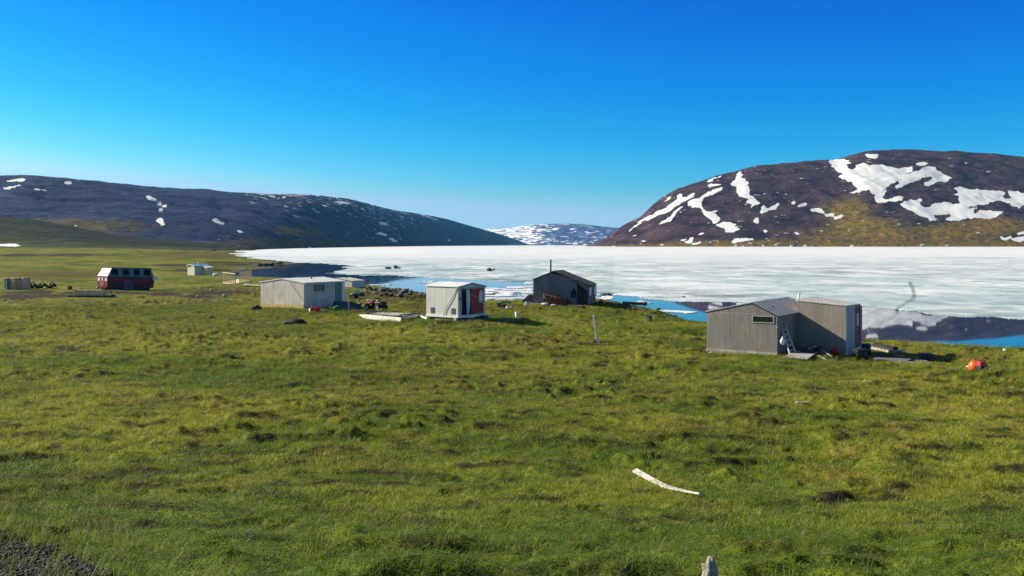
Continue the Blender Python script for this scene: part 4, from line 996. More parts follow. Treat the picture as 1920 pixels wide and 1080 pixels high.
# ---- around it: post, sign, tarped boat, net, fuel cans, black lumps
g = G(652.5, 583)
t = thing("wooden_post", "tall thin pale post with a concrete foot in front of the wide pale hut", "post", g)
MB().beam((.05, 0, 0), (.07, 0, 1.98), .09, .09).build("pole", ["lumber_new"], t); MB().lump((.03, 0, .06), (.14, .14, .12), 3, .2).build("foot", ["stone_pale"], t); MB().lump((.05, 0, .85), (.07, .07, .07), 3, .1).build("knot", ["paint_white"], t)
g = G(673.5, 570)
t = thing("sign_post", "thin dark pole carrying a small white square sign beside the quad bike", "sign", g)
MB().cyl((0, 0, 0), (0, 0, 1.35), .03).build("pole", ["steel_dark"], t); MB().box(-.19, .03, -.04, -.02, 1.2, 1.55).build("board", ["paint_white"], t); MB().lump((.1, -.1, .05), (.2, .14, .08), 6, .2).build("foot", ["stone_pale"], t)
def boat():
    g = G(652, 579.5); t = thing("boat", "dark teal small boat under a tarp beside the wide pale hut's door", "boat", g, -.12)
    sec = []; n = 9
    P = []; fc = []
    L = 2.4
    for i in range(n):
        u = i / (n - 1); x = (u - .5) * L; w = .55 * math.sin(math.pi * min(1, .16 + u * .9)) ** .6 + .06; h = .52 + .12 * (1 - u) - .25 * max(0, u - .6)
        for j in range(7):
            a = math.pi * j / 6; P.append((x, -w * math.cos(a), .03 + h * math.sin(a) ** .8 + .05 * math.sin(i * 2.1 + j)))
    for i in range(n - 1):
        for j in range(6): a = i * 7 + j; fc.append((a, a + 1, a + 8, a + 7))
    fc.append(tuple(range(7))[::-1]); fc.append(tuple(range((n - 1) * 7, n * 7)))
    MB().poly(P, fc, 0, True).build("hull", ["tarp_teal"], t)
    MB().beam((-L * .45, 0, .66), (L * .3, 0, .60), .06, .05).build("keel", ["lumber_dark"], t)
    MB().ring([(-1.0, -.5, .1), (0, -.62, .12), (.9, -.4, .1)], [.03] * 3, 8).build("gunwale", ["steel"], t)
boat()
g = G(632, 582.5)
tag(MB().lump((0, 0, .16), (.36, .25, .2), 8, .35).lump((-.5, .05, .12), (.14, .14, .16), 9, .2).build("fishing_net", ["net_green"], None, g), "bundle of green netting at the foot of the teal boat", "net")
g = G(624.5, 579)
tag(MB().obox((0, 0, .17), (.18, .24, .34)).cyl((0, 0, .34), (0, 0, .40), .04).build("fuel_can", ["plastic_red"], None, g), "small dark red can in the hut's shadow left of the net", "fuel can")
def jerry(px, py, rz, label, sc=1.0, white=False):
    g = G(px, py); t = thing("fuel_can", label, "fuel can", g, rz, "red fuel cans")
    h = .36 * sc
    MB().obox((0, 0, h / 2), (.42 * sc, .26, h), taper=.92).build("body", ["plastic_red"], t, bevel=.04)
    MB().ring([(-.12, 0, h - .02), (-.09, 0, h + .07), (.07, 0, h + .07), (.10, 0, h - .02)], [.022] * 4, 8).build("handle", ["plastic_red"], t)
    MB().cyl((.16, 0, h - .03), (.2, 0, h + .05), .035).build("cap", ["plastic_black"], t)
    if white: MB().box(-.26 * sc, -.216 * sc, -.12, .12, .03, h - .04).build("sticker", ["paint_white"], t)
jerry(586.5, 584.8, .5, "dark red fuel can with a white end, behind the other can at the pale hut", 1.1, True)
jerry(595.5, 585.8, .1, "bright red fuel can on the grass in front of the pale hut", 1.05)
def black_lump(px, py, wpx, hpx, seed, label, tail=False):
    g = G(px, py); m = g.y / F; b = MB(); b.lump((0, 0, hpx * m * .38), (wpx * m * .48, wpx * m * .3, hpx * m * .55), seed, .22, 20, 12, freq=1.1)
    if tail: b.lump((-wpx * m * .46, 0, .05), (wpx * m * .12, .1, .06), seed + 1, .3); b.lump((wpx * m * .46, -.05, .05), (wpx * m * .08, .12, .06), seed + 2, .3)
    tag(b.build("boulder", ["hide_black"], None, g), label, "boulder")
black_lump(555, 609, 42, 11, 31, "long low black boulder lying in the open grass below the pale hut", True)
black_lump(480, 581.5, 20, 12, 33, "black wedge shaped boulder at the left corner of the wide pale hut")
black_lump(397, 598, 14, 5, 36, "small dark boulder alone in the grass left of the pale hut")
# ---- dark cargo sled / trailer behind the post
g = G(668, 560)
t = thing("trailer", "dark low trailer parked under the small grey hut behind the sign", "trailer", g, .25)
MB().box(-.9, .9, -.5, .5, .30, .40).build("bed", ["tarp_teal"], t); MB().lump((.1, 0, .5), (.85, .42, .22), 16, .25).build("cover", ["tarp_teal"], t)
for y in (-.52, .52): MB().cyl((0, y - .06, .2), (0, y + .06, .2), .2, 14).build("wheel", ["rubber"], t)
MB().beam((.9, 0, .34), (1.5, 0, .2), .06, .06).build("drawbar", ["steel"], t)

# ================================================================== quad bike
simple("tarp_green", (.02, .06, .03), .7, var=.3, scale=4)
def quad():
    g = G(705, 582.5); t = thing("quad_bike", "red and black four wheeled quad bike parked between the pale hut and the white sled", "quad bike", g, R(-38))
    def wheel(x, y, r, wd):
        prof = [(-.5, .60), (-.5, .86), (-.36, 1.0), (.36, 1.0), (.5, .86), (.5, .60)]
        n = 24; b = MB(); P = []
        for i in range(n):
            a = 2 * math.pi * i / n; k = 1.0 + (.03 if i % 2 else 0)
            for s, q in prof: P.append((x + r * q * (k if q == 1.0 else 1) * math.cos(a), y + s * wd, r + r * q * (k if q == 1.0 else 1) * math.sin(a)))
        m = len(prof)
        b.poly(P, [(i * m + j, i * m + (j + 1) % m, ((i + 1) % n) * m + (j + 1) % m, ((i + 1) % n) * m + j) for i in range(n) for j in range(m)], 0, True)
        w = b.build("wheel", ["rubber"], t)
        MB().cyl((x, y - wd * .42, r), (x, y + wd * .42, r), r * .6, 16).build("rim", ["steel"], w)
    for x in (-.62, .62):
        for y in (-.42, .42): wheel(x, y, .30, .24)
    MB().beam((-.62, 0, .32), (.62, 0, .32), .34, .16).beam((.62, -.42, .30), (.62, .42, .30), .06, .06).beam((-.62, -.42, .30), (-.62, .42, .30), .06, .06).obox((.05, 0, .46), (.5, .3, .26)).build("chassis", ["plastic_black"], t)
    MB().obox((.62, 0, .68), (.66, .90, .14), (0, -.08, 0)).obox((.88, 0, .56), (.16, .66, .3), (0, .3, 0)).build("front_fender", ["plastic_black"], t, bevel=.03)
    MB().obox((-.62, 0, .68), (.62, .86, .10), (0, .10, 0)).obox((-.30, 0, .62), (.2, .7, .16)).build("rear_fender", ["plastic_red"], t, bevel=.03)
    MB().obox((.22, 0, .80), (.42, .30, .20), (0, -.2, 0), taper=.75).build("tank", ["plastic_black"], t, bevel=.04)
    MB().ring([(.05, 0, .84), (-.2, 0, .83), (-.55, 0, .86), (-.74, 0, .88)], [.10, .15, .15, .09], 12, squash=.55).build("seat", ["plastic_black"], t)
    MB().cyl((.42, 0, .72), (.30, 0, 1.02), .035).ring([(.20, -.40, 1.08), (.28, -.22, 1.05), (.30, 0, 1.02), (.28, .22, 1.05), (.20, .40, 1.08)], [.025] * 5, 8).obox((.34, 0, 1.06), (.14, .22, .12)).build("handlebar", ["plastic_black"], t)
    for x0, x1, z, nm in ((.42, .98, .80, "front_rack"), (-1.0, -.55, .84, "rear_rack")):
        b = MB()
        for k in range(5): b.cyl((x0, -.34 + k * .17, z), (x1, -.34 + k * .17, z), .014, 6)
        for x in (x0, x1): b.cyl((x, -.36, z), (x, .36, z), .016, 6)
        for y in (-.3, .3): b.cyl(((x0 + x1) / 2, y, z), ((x0 + x1) / 2, y, z - .16), .016, 6)
        b.build(nm, ["steel_dark"], t)
    MB().obox((-.82, -.1, .90), (.22, .3, .06)).build("cargo_pad", ["cloth_white"], t)
    for y in (-.28, .28): MB().cyl((.93, y, .62), (.98, y, .62), .07, 12).build("headlight", ["steel"], t)
quad()

# ================================================================== broken white sled in front of the quad bike
def white_sled():
    a, m_, e = G(672, 596), G(752, 603), G(800, 600)
    t = thing("sled", "broken white wooden sled lying flat on the grass below the quad bike", "sled", a)
    o = a
    def W(p, h=0.0): return Vector(p) - o + Vector((0, 0, h))
    b = MB(); b.beam(W(G(684, 598), .18), W(m_, .18), .05, .34); b.ext([(0, 0), (1, 0), (1, 1), (0, 1)], 'x', 0, .0001) if False else None
    p0, p1 = W(a, .20), W(G(684, 598), .18)
    b.poly([p0 + Vector((0, 0, .02)), p1 + Vector((0, 0, -.17)), p1 + Vector((0, 0, .17)), p0 + Vector((0, .05, .02)), p1 + Vector((0, .05, -.17)), p1 + Vector((0, .05, .17))], [(0, 1, 2), (5, 4, 3), (0, 3, 4, 1), (1, 4, 5, 2), (2, 5, 3, 0)])
    b.build("runner", ["sled_white"], t)
    q0, q1, q2 = G(752, 600.5), G(786, 596.5), G(801, 599.5)
    MB().beam(W(q0, .2), W(q1, .2), .05, .24).beam(W(q1, .17), W(q2, .08), .05, .16).build("runner", ["sled_white"], t, label="far runner broken at its tip")
    for k in range(9):
        u = k / 8; A = G(700, 598.8).lerp(G(754, 601.5), u); B = G(712, 592.5).lerp(G(780, 594.8), u)
        MB().beam(W(A, .36), W(B, .30), .26 if k > 2 else .16, .03).build("slat", ["sled_white" if k % 3 else "lumber_grey"], t)
    MB().beam(W(G(681, 597.5), .3), W(G(692, 594), .34), .1, .08).beam(W(G(690, 594), .38), W(G(716, 592.5), .3), .05, .08).build("crossbar", ["lumber_dark"], t)
    MB().obox(W(G(719, 594.5), .42), (.35, .22, .08), (0, .5, .3)).build("bracket", ["lumber_dark"], t)
    MB().beam(W(G(750, 601.5), .36), W(G(786, 596), .34), .10, .12).build("crossbar", ["lumber_dark"], t)
white_sled()
g = G(697, 588)
t = thing("plank", "dark pile of short boards between quad bike and white sled", "plank", g, .1)
MB().box(-.7, .6, -.12, .12, .02, .08).build("board", ["lumber_grey"], t); MB().obox((.15, .05, .12), (.9, .12, .05), (0, 0, .3)).build("board", ["lumber_dark"], t)

# ================================================================== white shed with red door
f = Frame(859, 594, 71.0, 37)
W, DP = f.dy(799.3), f.dx(909.5)
EV = f.hy(0, 538.4)
shed = thing("storage_shed", "white plywood shed on blocks with open doorway and red door panel", "shed", f.loc, f.rot)
RX = f.dx(883.6); RZ = EV + .24
ER = EV - .03
b = MB().box(0, .06, 0, W, 0, EV).box(DP - .06, DP, 0, W, 0, ER)
b.ext([(.06, 0), (DP - .06, 0), (DP - .06, ER), (RX, RZ - .03), (.06, EV)], 'y', W - .06, W)
b.build("wall", ["ply_shed"], shed)
b = MB()
DX0, DX1, DZ0, DZ1 = f.dx(865.6), f.dx(905.3), .10, f.hx(1.0, 541.5)
b.box(.06, DX0, 0, .06, 0, EV).box(DX1, DP - .06, 0, .06, 0, ER).box(DX0, DX1, 0, .06, 0, DZ0)
b.ext([(DX0, DZ1), (DX1, DZ1), (DX1, ER), (RX, RZ - .03), (DX0, EV)], 'y', 0, .06)
b.build("front_wall", ["ply_shed"], shed)
MB().box(.06, DP - .06, .06, W - .06, .0, .05).build("floor_board", ["lumber_dark"], shed)
b = MB(); roof_slabs(b, (-.06, EV), (RX, RZ), (DP + .06, ER), 'y', -.08, W + .06, .05); b.build("roof", ["roof_white"], shed)
b = MB().box(-.05, -.002, -.02, W + .03, -.08, .05).box(-.02, DP + .02, -.04, -.002, -.10, .06); b.build("bottom_trim", ["paint_white"], shed)
MB().beam((-.07, -.09, EV - .02), (RX, -.09, RZ - .01), .02, .07).beam((RX, -.09, RZ - .01), (DP + .05, -.09, ER - .03), .02, .07).build("fascia", ["lumber_grey"], shed)
dxs = f.dx(882.5)
dr = MB().box(dxs, DX1 + .02, -.05, -.006, DZ0 + .02, DZ1).build("door", ["door_red"], shed)
MB().box(DX0 - .09, DX0, -.03, -.002, .05, DZ1 + .08).box(DX0 - .09, DX1 + .06, -.03, -.002, DZ1, DZ1 + .09).build("door_frame", ["lumber_grey"], shed)
for px, py, s in ((811, 581.5, .3), (850, 583.5, .3)):
    y = f.dy(px); z = f.hy(y, py); v = MB().box(-.03, -.002, y - .16, y + .16, z - .20, z + .20).build("vent", ["steel_dark"], shed)
    bb = MB()
    for k in range(5): bb.box(-.045, -.031, y - .15, y + .15, z - .17 + k * .08, z - .15 + k * .08)
    bb.build("louvre", ["steel"], v)
for y in (.35, W * .5, W - .4): MB().box(.1, .4, y - .15, y + .15, -.6, -.101).build("block", ["lumber_dark"], shed)
for x in (1.1, DP - .4): MB().box(x - .2, x + .2, .15, .5, -.6, -.101).build("block", ["stone_dark"], shed)
MB().box(-.16, -.06, .1, 2.0, -.34, -.22).obox((-.16, .08, -.22), (.2, .2, .35)).build("skid", ["driftwood"], shed)
def rope(name, label, pts, r=.016, mat="lumber_grey", parent=None):
    P = [Vector(p) for p in pts]
    o = P[0].copy()
    return MB().ring([p - o for p in P], [r] * len(P), 6).build(name, [mat], parent, o)
MB().ring([(-.02, .06, EV - .1), (-.05, .5, EV - .75), (-.05, 1.1, .5), (-.06, 1.3, .05)], [.018] * 4, 6).build("rope", ["lumber_dark"], shed)
MB().ring([(DX0 + .02, -.07, DZ1 - .06), (.5 * (DX0 + DX1), -.10, DZ1 - .52), (DX1 + .16, -.05, DZ1 - .95)], [.012] * 3, 6).build("rope", ["straw_white"], shed)
MB().obox((.16, -.03, EV * .60), (.08, .05, .22)).build("latch", ["steel_dark"], shed)
def curtain(u, v):
    x = f.dx(876.5) + (u - .5) * .34 * (1 + .25 * math.sin(v * 5.0)); return (x + .05 * math.sin(v * 4), -.06 + .035 * math.sin(u * 14 + v * 3), DZ1 - .02 - v * (DZ1 - DZ0 - .03) * (1 - .05 * u))
c = MB().sheet(curtain, 14, 10, 0, .01, (0, -1, 0)).build("curtain", ["cloth_white"], None, f.loc, f.rot); tag(c, "long white curtain hanging in the shed doorway", "curtain")
def shirt(u, v):
    wd = .10 + .24 * sstep(.0, .25, v) + .05 * v; x = f.dx(899.5) + (u - .5) * float(wd); return (x, -.10 + .025 * math.sin(u * 11 + v * 2), f.hx(1.5, 544.5) - v * .92)
c = MB().sheet(shirt, 10, 9, 0, .01, (0, -1, 0)).build("shirt", ["cloth_white"], None, f.loc, f.rot); tag(c, "short pale cloth shirt hanging on the shed's red door", "shirt")
# step, box and junk under the shed
p = f.w(1.35, -.35, -.30)
tag(MB().box(-.6, .8, -.1, .35, 0, .05).box(-.55, -.45, -.05, .3, -.35, 0).box(.65, .75, -.05, .3, -.35, 0).build("step", ["lumber_grey"], None, p, f.rot), "low grey wooden step below the shed doorway", "step")
p = f.w(DP - .45, -.28, -.50)
tag(MB().obox((0, 0, .21), (.52, .36, .42), taper=1.04).box(-.28, .28, -.2, .2, .42, .46).build("plastic_box", ["plastic_navy"], None, p, f.rot), "blue grey lidded box under the right corner of the white shed", "box")
g = G(824, 597.5)
t = thing("cardboard_sheet", "torn tan cardboard carton leaning by the white shed's left wall", "carton", g, R(-30))
pr = [(-.42, 0), (.42, 0), (.40, .55), (.52, .62), (.50, .85), (.30, .80), (.15, .93), (-.05, .86), (-.40, .90), (-.46, .5)]
MB().ext(pr, 'x', -.02, .02).build("panel", ["cardboard"], t).rotation_euler = (0, R(-12), R(90))
MB().ext([(0, 0), (.34, 0), (.34, .35), (.22, .42), (.30, .85), (.1, .78), (0, .55)], 'x', -.02, .02).build("flap", ["lumber_new"], t).rotation_euler = (0, R(-8), R(158))
t.children[-1].location = (-.42, -.02, 0)
g = G(787, 594)
tag(MB().lump((0, 0, .1), (.3, .2, .12), 18, .3).build("boulder", ["rust"], None, g), "low rusty brown lump at the left end of the white shed", "boulder")
g = G(867, 603.5)
tag(MB().cyl((0, 0, 0), (.02, 0, 1.0), .012, 6).build("metal_rod", ["steel_dark"], None, G(846, 610)), "thin grey rod stuck in the grass before the white shed", "rod")
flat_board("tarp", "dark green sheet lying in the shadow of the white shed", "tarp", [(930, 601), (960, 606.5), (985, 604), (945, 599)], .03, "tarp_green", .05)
g = G(970, 597.5)
t = thing("bucket", "white square pail standing alone on the grass right of the shed", "bucket", g, .3)
MB().obox((0, 0, .19), (.28, .28, .36), taper=1.05).build("body", ["paint_white"], t, bevel=.03); MB().box(-.16, .16, -.16, .16, .37, .41).build("lid", ["paint_white"], t); MB().ring([(-.15, -.0, .36), (-.10, -.16, .3), (.10, -.16, .3), (.15, 0, .36)], [.012] * 4, 6).build("handle", ["steel"], t)
# pole sticking out over the ice behind the shed
pole("wooden_pole", "thin dark pole sticking out level behind the white shed", "pole", wpt(905, 551.5, 92), wpt(929, 551.8, 92), .05, "lumber_dark")
def prop():
    a = wpt(906, 551.5, 92); z = gz(a.x, a.y)
    tag(MB().cyl((0, 0, -.1), (0, 0, a.z - z + .03), .05, 8).build("wooden_post", ["lumber_dark"], None, (a.x, a.y, z)), "short dark post behind the white shed holding the level pole", "post")
prop()

# ================================================================== dark hut with stove pipe
f = Frame(1103, 572, 95.0, 14)
W, DP = f.dy(999.8), 4.3
HE = f.hy(0, 535.2); HL = f.hy(W, 524.4); SR = f.dy(1037.5); HR = f.hy(SR, 509.3)
hut = thing("plywood_hut", "dark slate coloured hut with stove pipe and porch on the rise above the ice", "hut", f.loc, f.rot)
PW = f.dy(1081.5)                                     # porch recess between PW and 0
zk = HE + (HR - HE) * PW / SR
b = MB().ext([(PW, -.5), (W, -.3), (W, HL), (SR, HR), (PW, zk)], 'x', 0, DP)
b.build("wall", ["ply_slate"], hut)
b = MB().ext([(0, -.5), (PW, -.5), (PW, zk), (0, HE)], 'x', .9, DP); b.box(.0, .9, .0, .06, -.5, HE)
b.build("porch_wall", ["ply_slate"], hut)
b = MB().ext([(0, HE - .55), (.05, HE - .55), (PW, zk - .18), (PW, zk), (0, HE)], 'x', 0, .05); b.build("porch_beam", ["ply_slate"], hut)
MB().box(.86, .899, .2, PW - .2, -.2, 1.75).build("porch_door", ["lumber_dark"], hut)
b = MB(); roof_slabs(b, (-.14, HE - .06), (SR, HR + .02), (W + .10, HL - .05), 'x', -.12, DP + .15, .06); b.build("roof", ["roof_dark"], hut)
MB().poly([(-.03, SR - 1.1, HR - .42), (-.03, SR + .3, HR - .14), (-.03, SR - .1, HR - .02), (-.03, SR - 1.5, HR - .55), (-.002, SR - 1.1, HR - .42), (-.002, SR + .3, HR - .14), (-.002, SR - .1, HR - .02), (-.002, SR - 1.5, HR - .55)], [(0, 1, 2, 3), (7, 6, 5, 4), (0, 4, 5, 1), (1, 5, 6, 2), (2, 6, 7, 3), (3, 7, 4, 0)]).build("gable_patch", ["cloth_dark"], hut)
for pa, pb, za, zb in ((1104.5, 1108.8, 554, 538.5), (1113.5, 1117.5, 552, 537)):
    x0, x1 = f.dx(pa), f.dx(pb); z0, z1 = f.hx((x0 + x1) / 2, za), f.hx((x0 + x1) / 2, zb)
    wf = MB().box(x0 - .08, x1 + .08, -.04, -.002, z1, z1 + .08).box(x0 - .08, x1 + .08, -.04, -.002, z0 - .08, z0).box(x0 - .08, x0, -.04, -.002, z0, z1).box(x1, x1 + .08, -.04, -.002, z0, z1).build("window", ["lumber_dark"], hut)
    MB().box(x0, x1, -.02, -.003, z0, z1).build("curtain_pane", ["pane_pale"], wf)
pc = Vector((.8, SR - .0 + .42, HR - .2))
MB().ring([pc + Vector((0, 0, -.2)), pc + Vector((0, 0, 1.05)), pc + Vector((.02, 0, 1.35))], [.085, .085, .09], 12).build("chimney", ["shell_grey"], hut)
MB().box(-.5, -.002, W - 2.6, W + .1, -.02, .10).build("porch_deck", ["lumber_grey"], hut)
def coat(u, v):
    y = f.dy(1076) + (u - .5) * (.10 + .42 * float(sstep(0, .5, v))); return (-.06 + .03 * math.sin(u * 9), y, f.hy(1.0, 541) - v * .85)
tag(MB().sheet(coat, 8, 8, 0, .015, (-1, 0, 0)).build("coat", ["cloth_dark"], None, f.loc, f.rot), "dark coat hanging on the gable of the dark hut", "coat")
# leaning boards at its left
t = thing("wooden_lattice", "dark lattice panel leaning at the left end of the dark hut", "panel", G(995, 567), f.rot - math.pi / 2)
MB().poly([(-.9, 0, 0), (.35, .0, 0), (.35, .1, .72), (-.2, .1, .72), (-.9, .06, 0), (.35, .06, 0), (.35, .16, .72), (-.2, .16, .72)], [(0, 1, 2, 3), (7, 6, 5, 4), (0, 4, 5, 1), (1, 5, 6, 2), (2, 6, 7, 3), (3, 7, 4, 0)]).build("board", ["lumber_dark"], t)
MB().beam((-.95, -.03, .0), (-.2, .05, .74), .07, .06).beam((-.22, .05, .74), (.36, .05, .74), .05, .06).build("frame", ["driftwood"], t)
# open rusty chest
def chest():
    g = G(1043, 571.5); m = g.y / F; t = thing("metal_chest", "open rusty brown chest full of dark things in front of the dark hut", "chest", g, R(-14))
    L, Wd, h = 44 * m, .9, .62
    MB().box(-L / 2, L / 2, -Wd / 2, -Wd / 2 + .04, 0, h).box(-L / 2, L / 2, Wd / 2 - .04, Wd / 2, 0, h).box(-L / 2, -L / 2 + .04, -Wd / 2 + .04, Wd / 2 - .04, 0, h).box(L / 2 - .04, L / 2, -Wd / 2 + .04, Wd / 2 - .04, 0, h).box(-L / 2 + .04, L / 2 - .04, -Wd / 2 + .04, Wd / 2 - .04, 0, .05).build("body", ["rust"], t)
    b = MB()
    for k in range(1, 5): b.box(-L / 2 + L * k / 5 - .03, -L / 2 + L * k / 5 + .03, -Wd / 2 + .04, Wd / 2 - .04, .06, h + .03)
    b.build("divider", ["steel_dark"], t)
    lid = MB().poly([(-L * .60, .15, h + .28), (L * .06, .15, h - .02), (L * .08, .62, h + .36), (-L * .58, .62, h + .62), (-L * .60, .18, h + .24), (L * .06, .18, h - .06), (L * .08, .65, h + .32), (-L * .58, .65, h + .58)], [(0, 1, 2, 3), (7, 6, 5, 4), (0, 4, 5, 1), (1, 5, 6, 2), (2, 6, 7, 3), (3, 7, 4, 0)]).build("lid", ["rust"], t)
    MB().beam((-L * .46, -.1, .12), (-L * .56, .16, h + .26), .05, .05).build("lid_prop", ["lumber_grey"], t)
    b = MB()
    for k in range(5): b.lump((-L * .4 + k * L * .2, 0, h - .06), (.16, .25, .14), 40 + k, .3)
    b.build("contents", ["plastic_black"], t)
chest()
flat_board("plank", "pale grey plank lying behind the rusty chest along the dark hut", "plank", [(1062, 570), (1076, 572.5), (1078, 569.5), (1064, 567)], .08, "lumber_grey", .12)
flat_board("plank", "dark boards on the grass between the rusty chest and the dark hut's porch", "plank", [(1063, 573), (1092, 577.5), (1094, 574.5), (1066, 571)], .04, "lumber_dark", .05)
for i, (px, py, w, h, lab) in enumerate(((1022, 571.8, 15, 4, "long white sack lying left of the rusty chest"), (1038, 573.5, 12, 3, "flat grey white sack lying below the rusty chest"))):
    g = G(px, py); m = g.y / F; tag(MB().lump((0, 0, h * m * .4), (w * m * .5, .3, h * m * .55), 50 + i, .3).build("sack", ["cloth_white"], None, g), lab, "sack")
g = G(989, 573)
t = thing("folding_chair", "small white folded chair in the grass at the dark hut's left corner", "chair", g, .4)
MB().beam((-.3, 0, .02), (-.2, 0, .42), .05, .05).beam((-.2, 0, .42), (.28, 0, .36), .05, .05).beam((.28, 0, .36), (.12, 0, .02), .05, .05).build("frame", ["paint_white"], t); MB().obox((.08, .03, .22), (.34, .03, .26)).build("seat", ["cloth_white"], t)
def small(px, py, w, h, mat, name, label, cat, seed, dep=.7):
    g = G(px, py); m = g.y / F; return tag(MB().lump((0, 0, h * m * .4), (w * m * .5, w * m * .5 * dep, h * m * .6), seed, .28, 12, 8).build(name, [mat], None, g), label, cat)
def egg_crate():
    g = G(941, 578); m = g.y / F; t = thing("egg_crate", "dark red ribbed tray on the grass between shed and dark hut", "tray", g, R(-25))
    L = 15 * m; MB().box(-L / 2, L / 2, -.25, .25, .02, .12).build("base", ["paint_red"], t)
    b = MB()
    for k in range(6): b.box(-L / 2 + k * L / 6 + .02, -L / 2 + k * L / 6 + .09, -.25, .25, .12, .26)
    b.build("rib", ["steel_dark"], t)
egg_crate()
small(951.5, 580, 6, 5, "cloth_white", "plastic_bag", "small white bag beside the dark red tray", "bag", 61)
small(958, 579, 7, 2, "straw_white", "paper_scrap", "flat pale scrap right of the white bag by the red tray", "scrap", 62)
small(962, 574.5, 5, 3, "shell_grey", "boulder", "small blue grey lump above the scrap near the red tray", "boulder", 63)
small(977, 573, 4, 3, "plastic_black", "boulder", "tiny black lump left of the white folded chair", "boulder", 64)
small(948, 569, 24, 4, "tarp_teal", "tarp", "crumpled dark green sheet on the brow left of the dark hut", "tarp", 65, .3)
small(935, 571, 12, 3, "net_green", "fishing_net", "small green net heap on the brow behind the shed", "net", 66, .4)
small(921, 572, 6, 3, "rust", "boulder", "tiny rusty lump at the right corner of the shed", "boulder", 67)

# ================================================================== leaning post, bucket, driftwood, boards in the grass
g = G(1120, 642)
t = thing("wooden_post", "pale post leaning left in the open grass below the dark hut", "post", g)
m = g.y / F
MB().beam((.02, 0, 0), (-6.6 * m, 0, 53.5 * m), .11, .11).build("pole", ["post_pale"], t)
for x, y, r, sd in ((-.17, -.02, .15, 1), (.12, -.10, .13, 2), (-.02, -.16, .09, 3), (-.3, -.1, .08, 4)): MB().lump((x, y, r * .5), (r * 1.1, r, r * .8), sd + 70, .25).build("stone", ["stone_dark"], t)
g = G(1217, 597.5)
t = thing("bucket", "dark square bucket with a white label on the bank above the water", "bucket", g, .25)
MB().obox((0, 0, .17), (.40, .36, .34), taper=1.08).build("body", ["plastic_navy"], t, bevel=.02); MB().box(-.13, -.03, -.20, -.185, .02, .28).build("sticker", ["cloth_white"], t); MB().box(-.24, .24, -.22, .22, .34, .37).build("rim", ["plastic_black"], t)
g = G(1189, 574.5)
tag(MB().beam((-1.1, .1, .35), (1.1, -.1, .28), .35, .28).lump((1.0, -.1, .3), (.25, .25, .2), 5, .3).build("log", ["lumber_dark"], None, g), "dark squared log lying on the shore bank right of the dark hut", "log")
def bent_plank():
    """the long pale board in the foreground grass"""
    A, B, C = G(1190, 889), G(1247, 917), G(1316, 935)
    o = B.copy(); t_ = []
    n = 14; V = []; fc = []
    zoff = 0
    for i in range(n + 1):
        u = i / n; p = A * (1 - u) ** 2 + (B * 2 - (A + C) * .5) * 2 * u * (1 - u) + C * u * u if False else (A.lerp(B, u * 2) if u < .5 else B.lerp(C, u * 2 - 1))
        z = p.z + .035 + .02 * (2 * u - 1) ** 2
        d = (C - A); d.z = 0; d.normalize(); nrm = Vector((-d.y, d.x, 0)); tw = .10 * (1 - 1.5 * u)
        wd = .034
        for s in (-1, 1):
            for h in (0, .024): V.append((p.x - o.x + nrm.x * s * wd, p.y - o.y + nrm.y * s * wd, z - o.z + h + s * tw * .18))
    for i in range(n):
        a = i * 4; b = a + 4
        fc += [(a + 1, a + 3, b + 3, b + 1), (a, b, b + 2, a + 2), (a, a + 1, b + 1, b), (a + 2, b + 2, b + 3, a + 3)]
    fc += [(0, 2, 3, 1), (n * 4, n * 4 + 1, n * 4 + 3, n * 4 + 2)]
    tag(MB().poly(V, fc).build("plank", ["driftwood"], None, o), "long bleached warped plank lying in the foreground grass", "plank")
bent_plank()
g = G(1331, 1104, 3.5)
tag(MB().lump((0, 0, .115), (.044, .04, .11), 82, .2, 24, 16, freq=1.3).build("boulder", ["stone_pale"], None, g), "pale lichen spotted upright stone at the bottom edge of the photo", "boulder")
g = G(1355, 1096, 3.5)
tag(MB().lump((0, 0, .06), (.045, .04, .025), 84, .2, 20, 12).build("boulder", ["stone_pale"], None, g), "flat pale stone beside the upright one at the bottom edge", "boulder")
small(1327, 691, 18, 7, "stone_dark", "boulder", "rounded grey stone in the grass in front of the grey hut's left corner", "boulder", 86)
small(1430, 755, 8, 4, "stone_pale", "boulder", "small pale stone in the middle of the grass below the grey hut", "boulder", 87)
small(1120, 659, 12, 4, "stone_dark", "boulder", "small dark stone in the grass below the leaning post", "boulder", 88)
small(1231, 668, 9, 3, "stone_dark", "boulder", "small grey stone in the grass left of the grey hut", "boulder", 89)
small(1333, 663.5, 9, 3, "sticker_yellow", "rag", "yellow rag at the left foot of the grey hut's front", "rag", 90)
g = G(1504, 761); tag(MB().obox((0, 0, .07), (.34, .10, .03), (0, .05, .1)).build("wood_scrap", ["driftwood"], None, g), "short pale wood scrap in the grass below the grey hut's annex", "scrap")
g = G(459, 597); tag(MB().obox((0, 0, .10), (.36, .06, .03), (0, .35, .3)).build("wood_scrap", ["straw_white"], None, g), "short white stick in the grass left of the wide pale hut", "scrap")
for i, (px, py, w, h) in enumerate(((397, 546, 6, 4), (371, 556, 7, 3), (421, 555, 8, 4), (408, 564, 5, 3), (366, 564, 5, 2), (440, 549, 4, 2))):
    o = small(px, py, w, h, "stone_pale", "boulder", "pale stone among several on the bare strip left of the wide pale hut", "boulder", 92 + i); o["group"] = "pale stones on the bare strip"

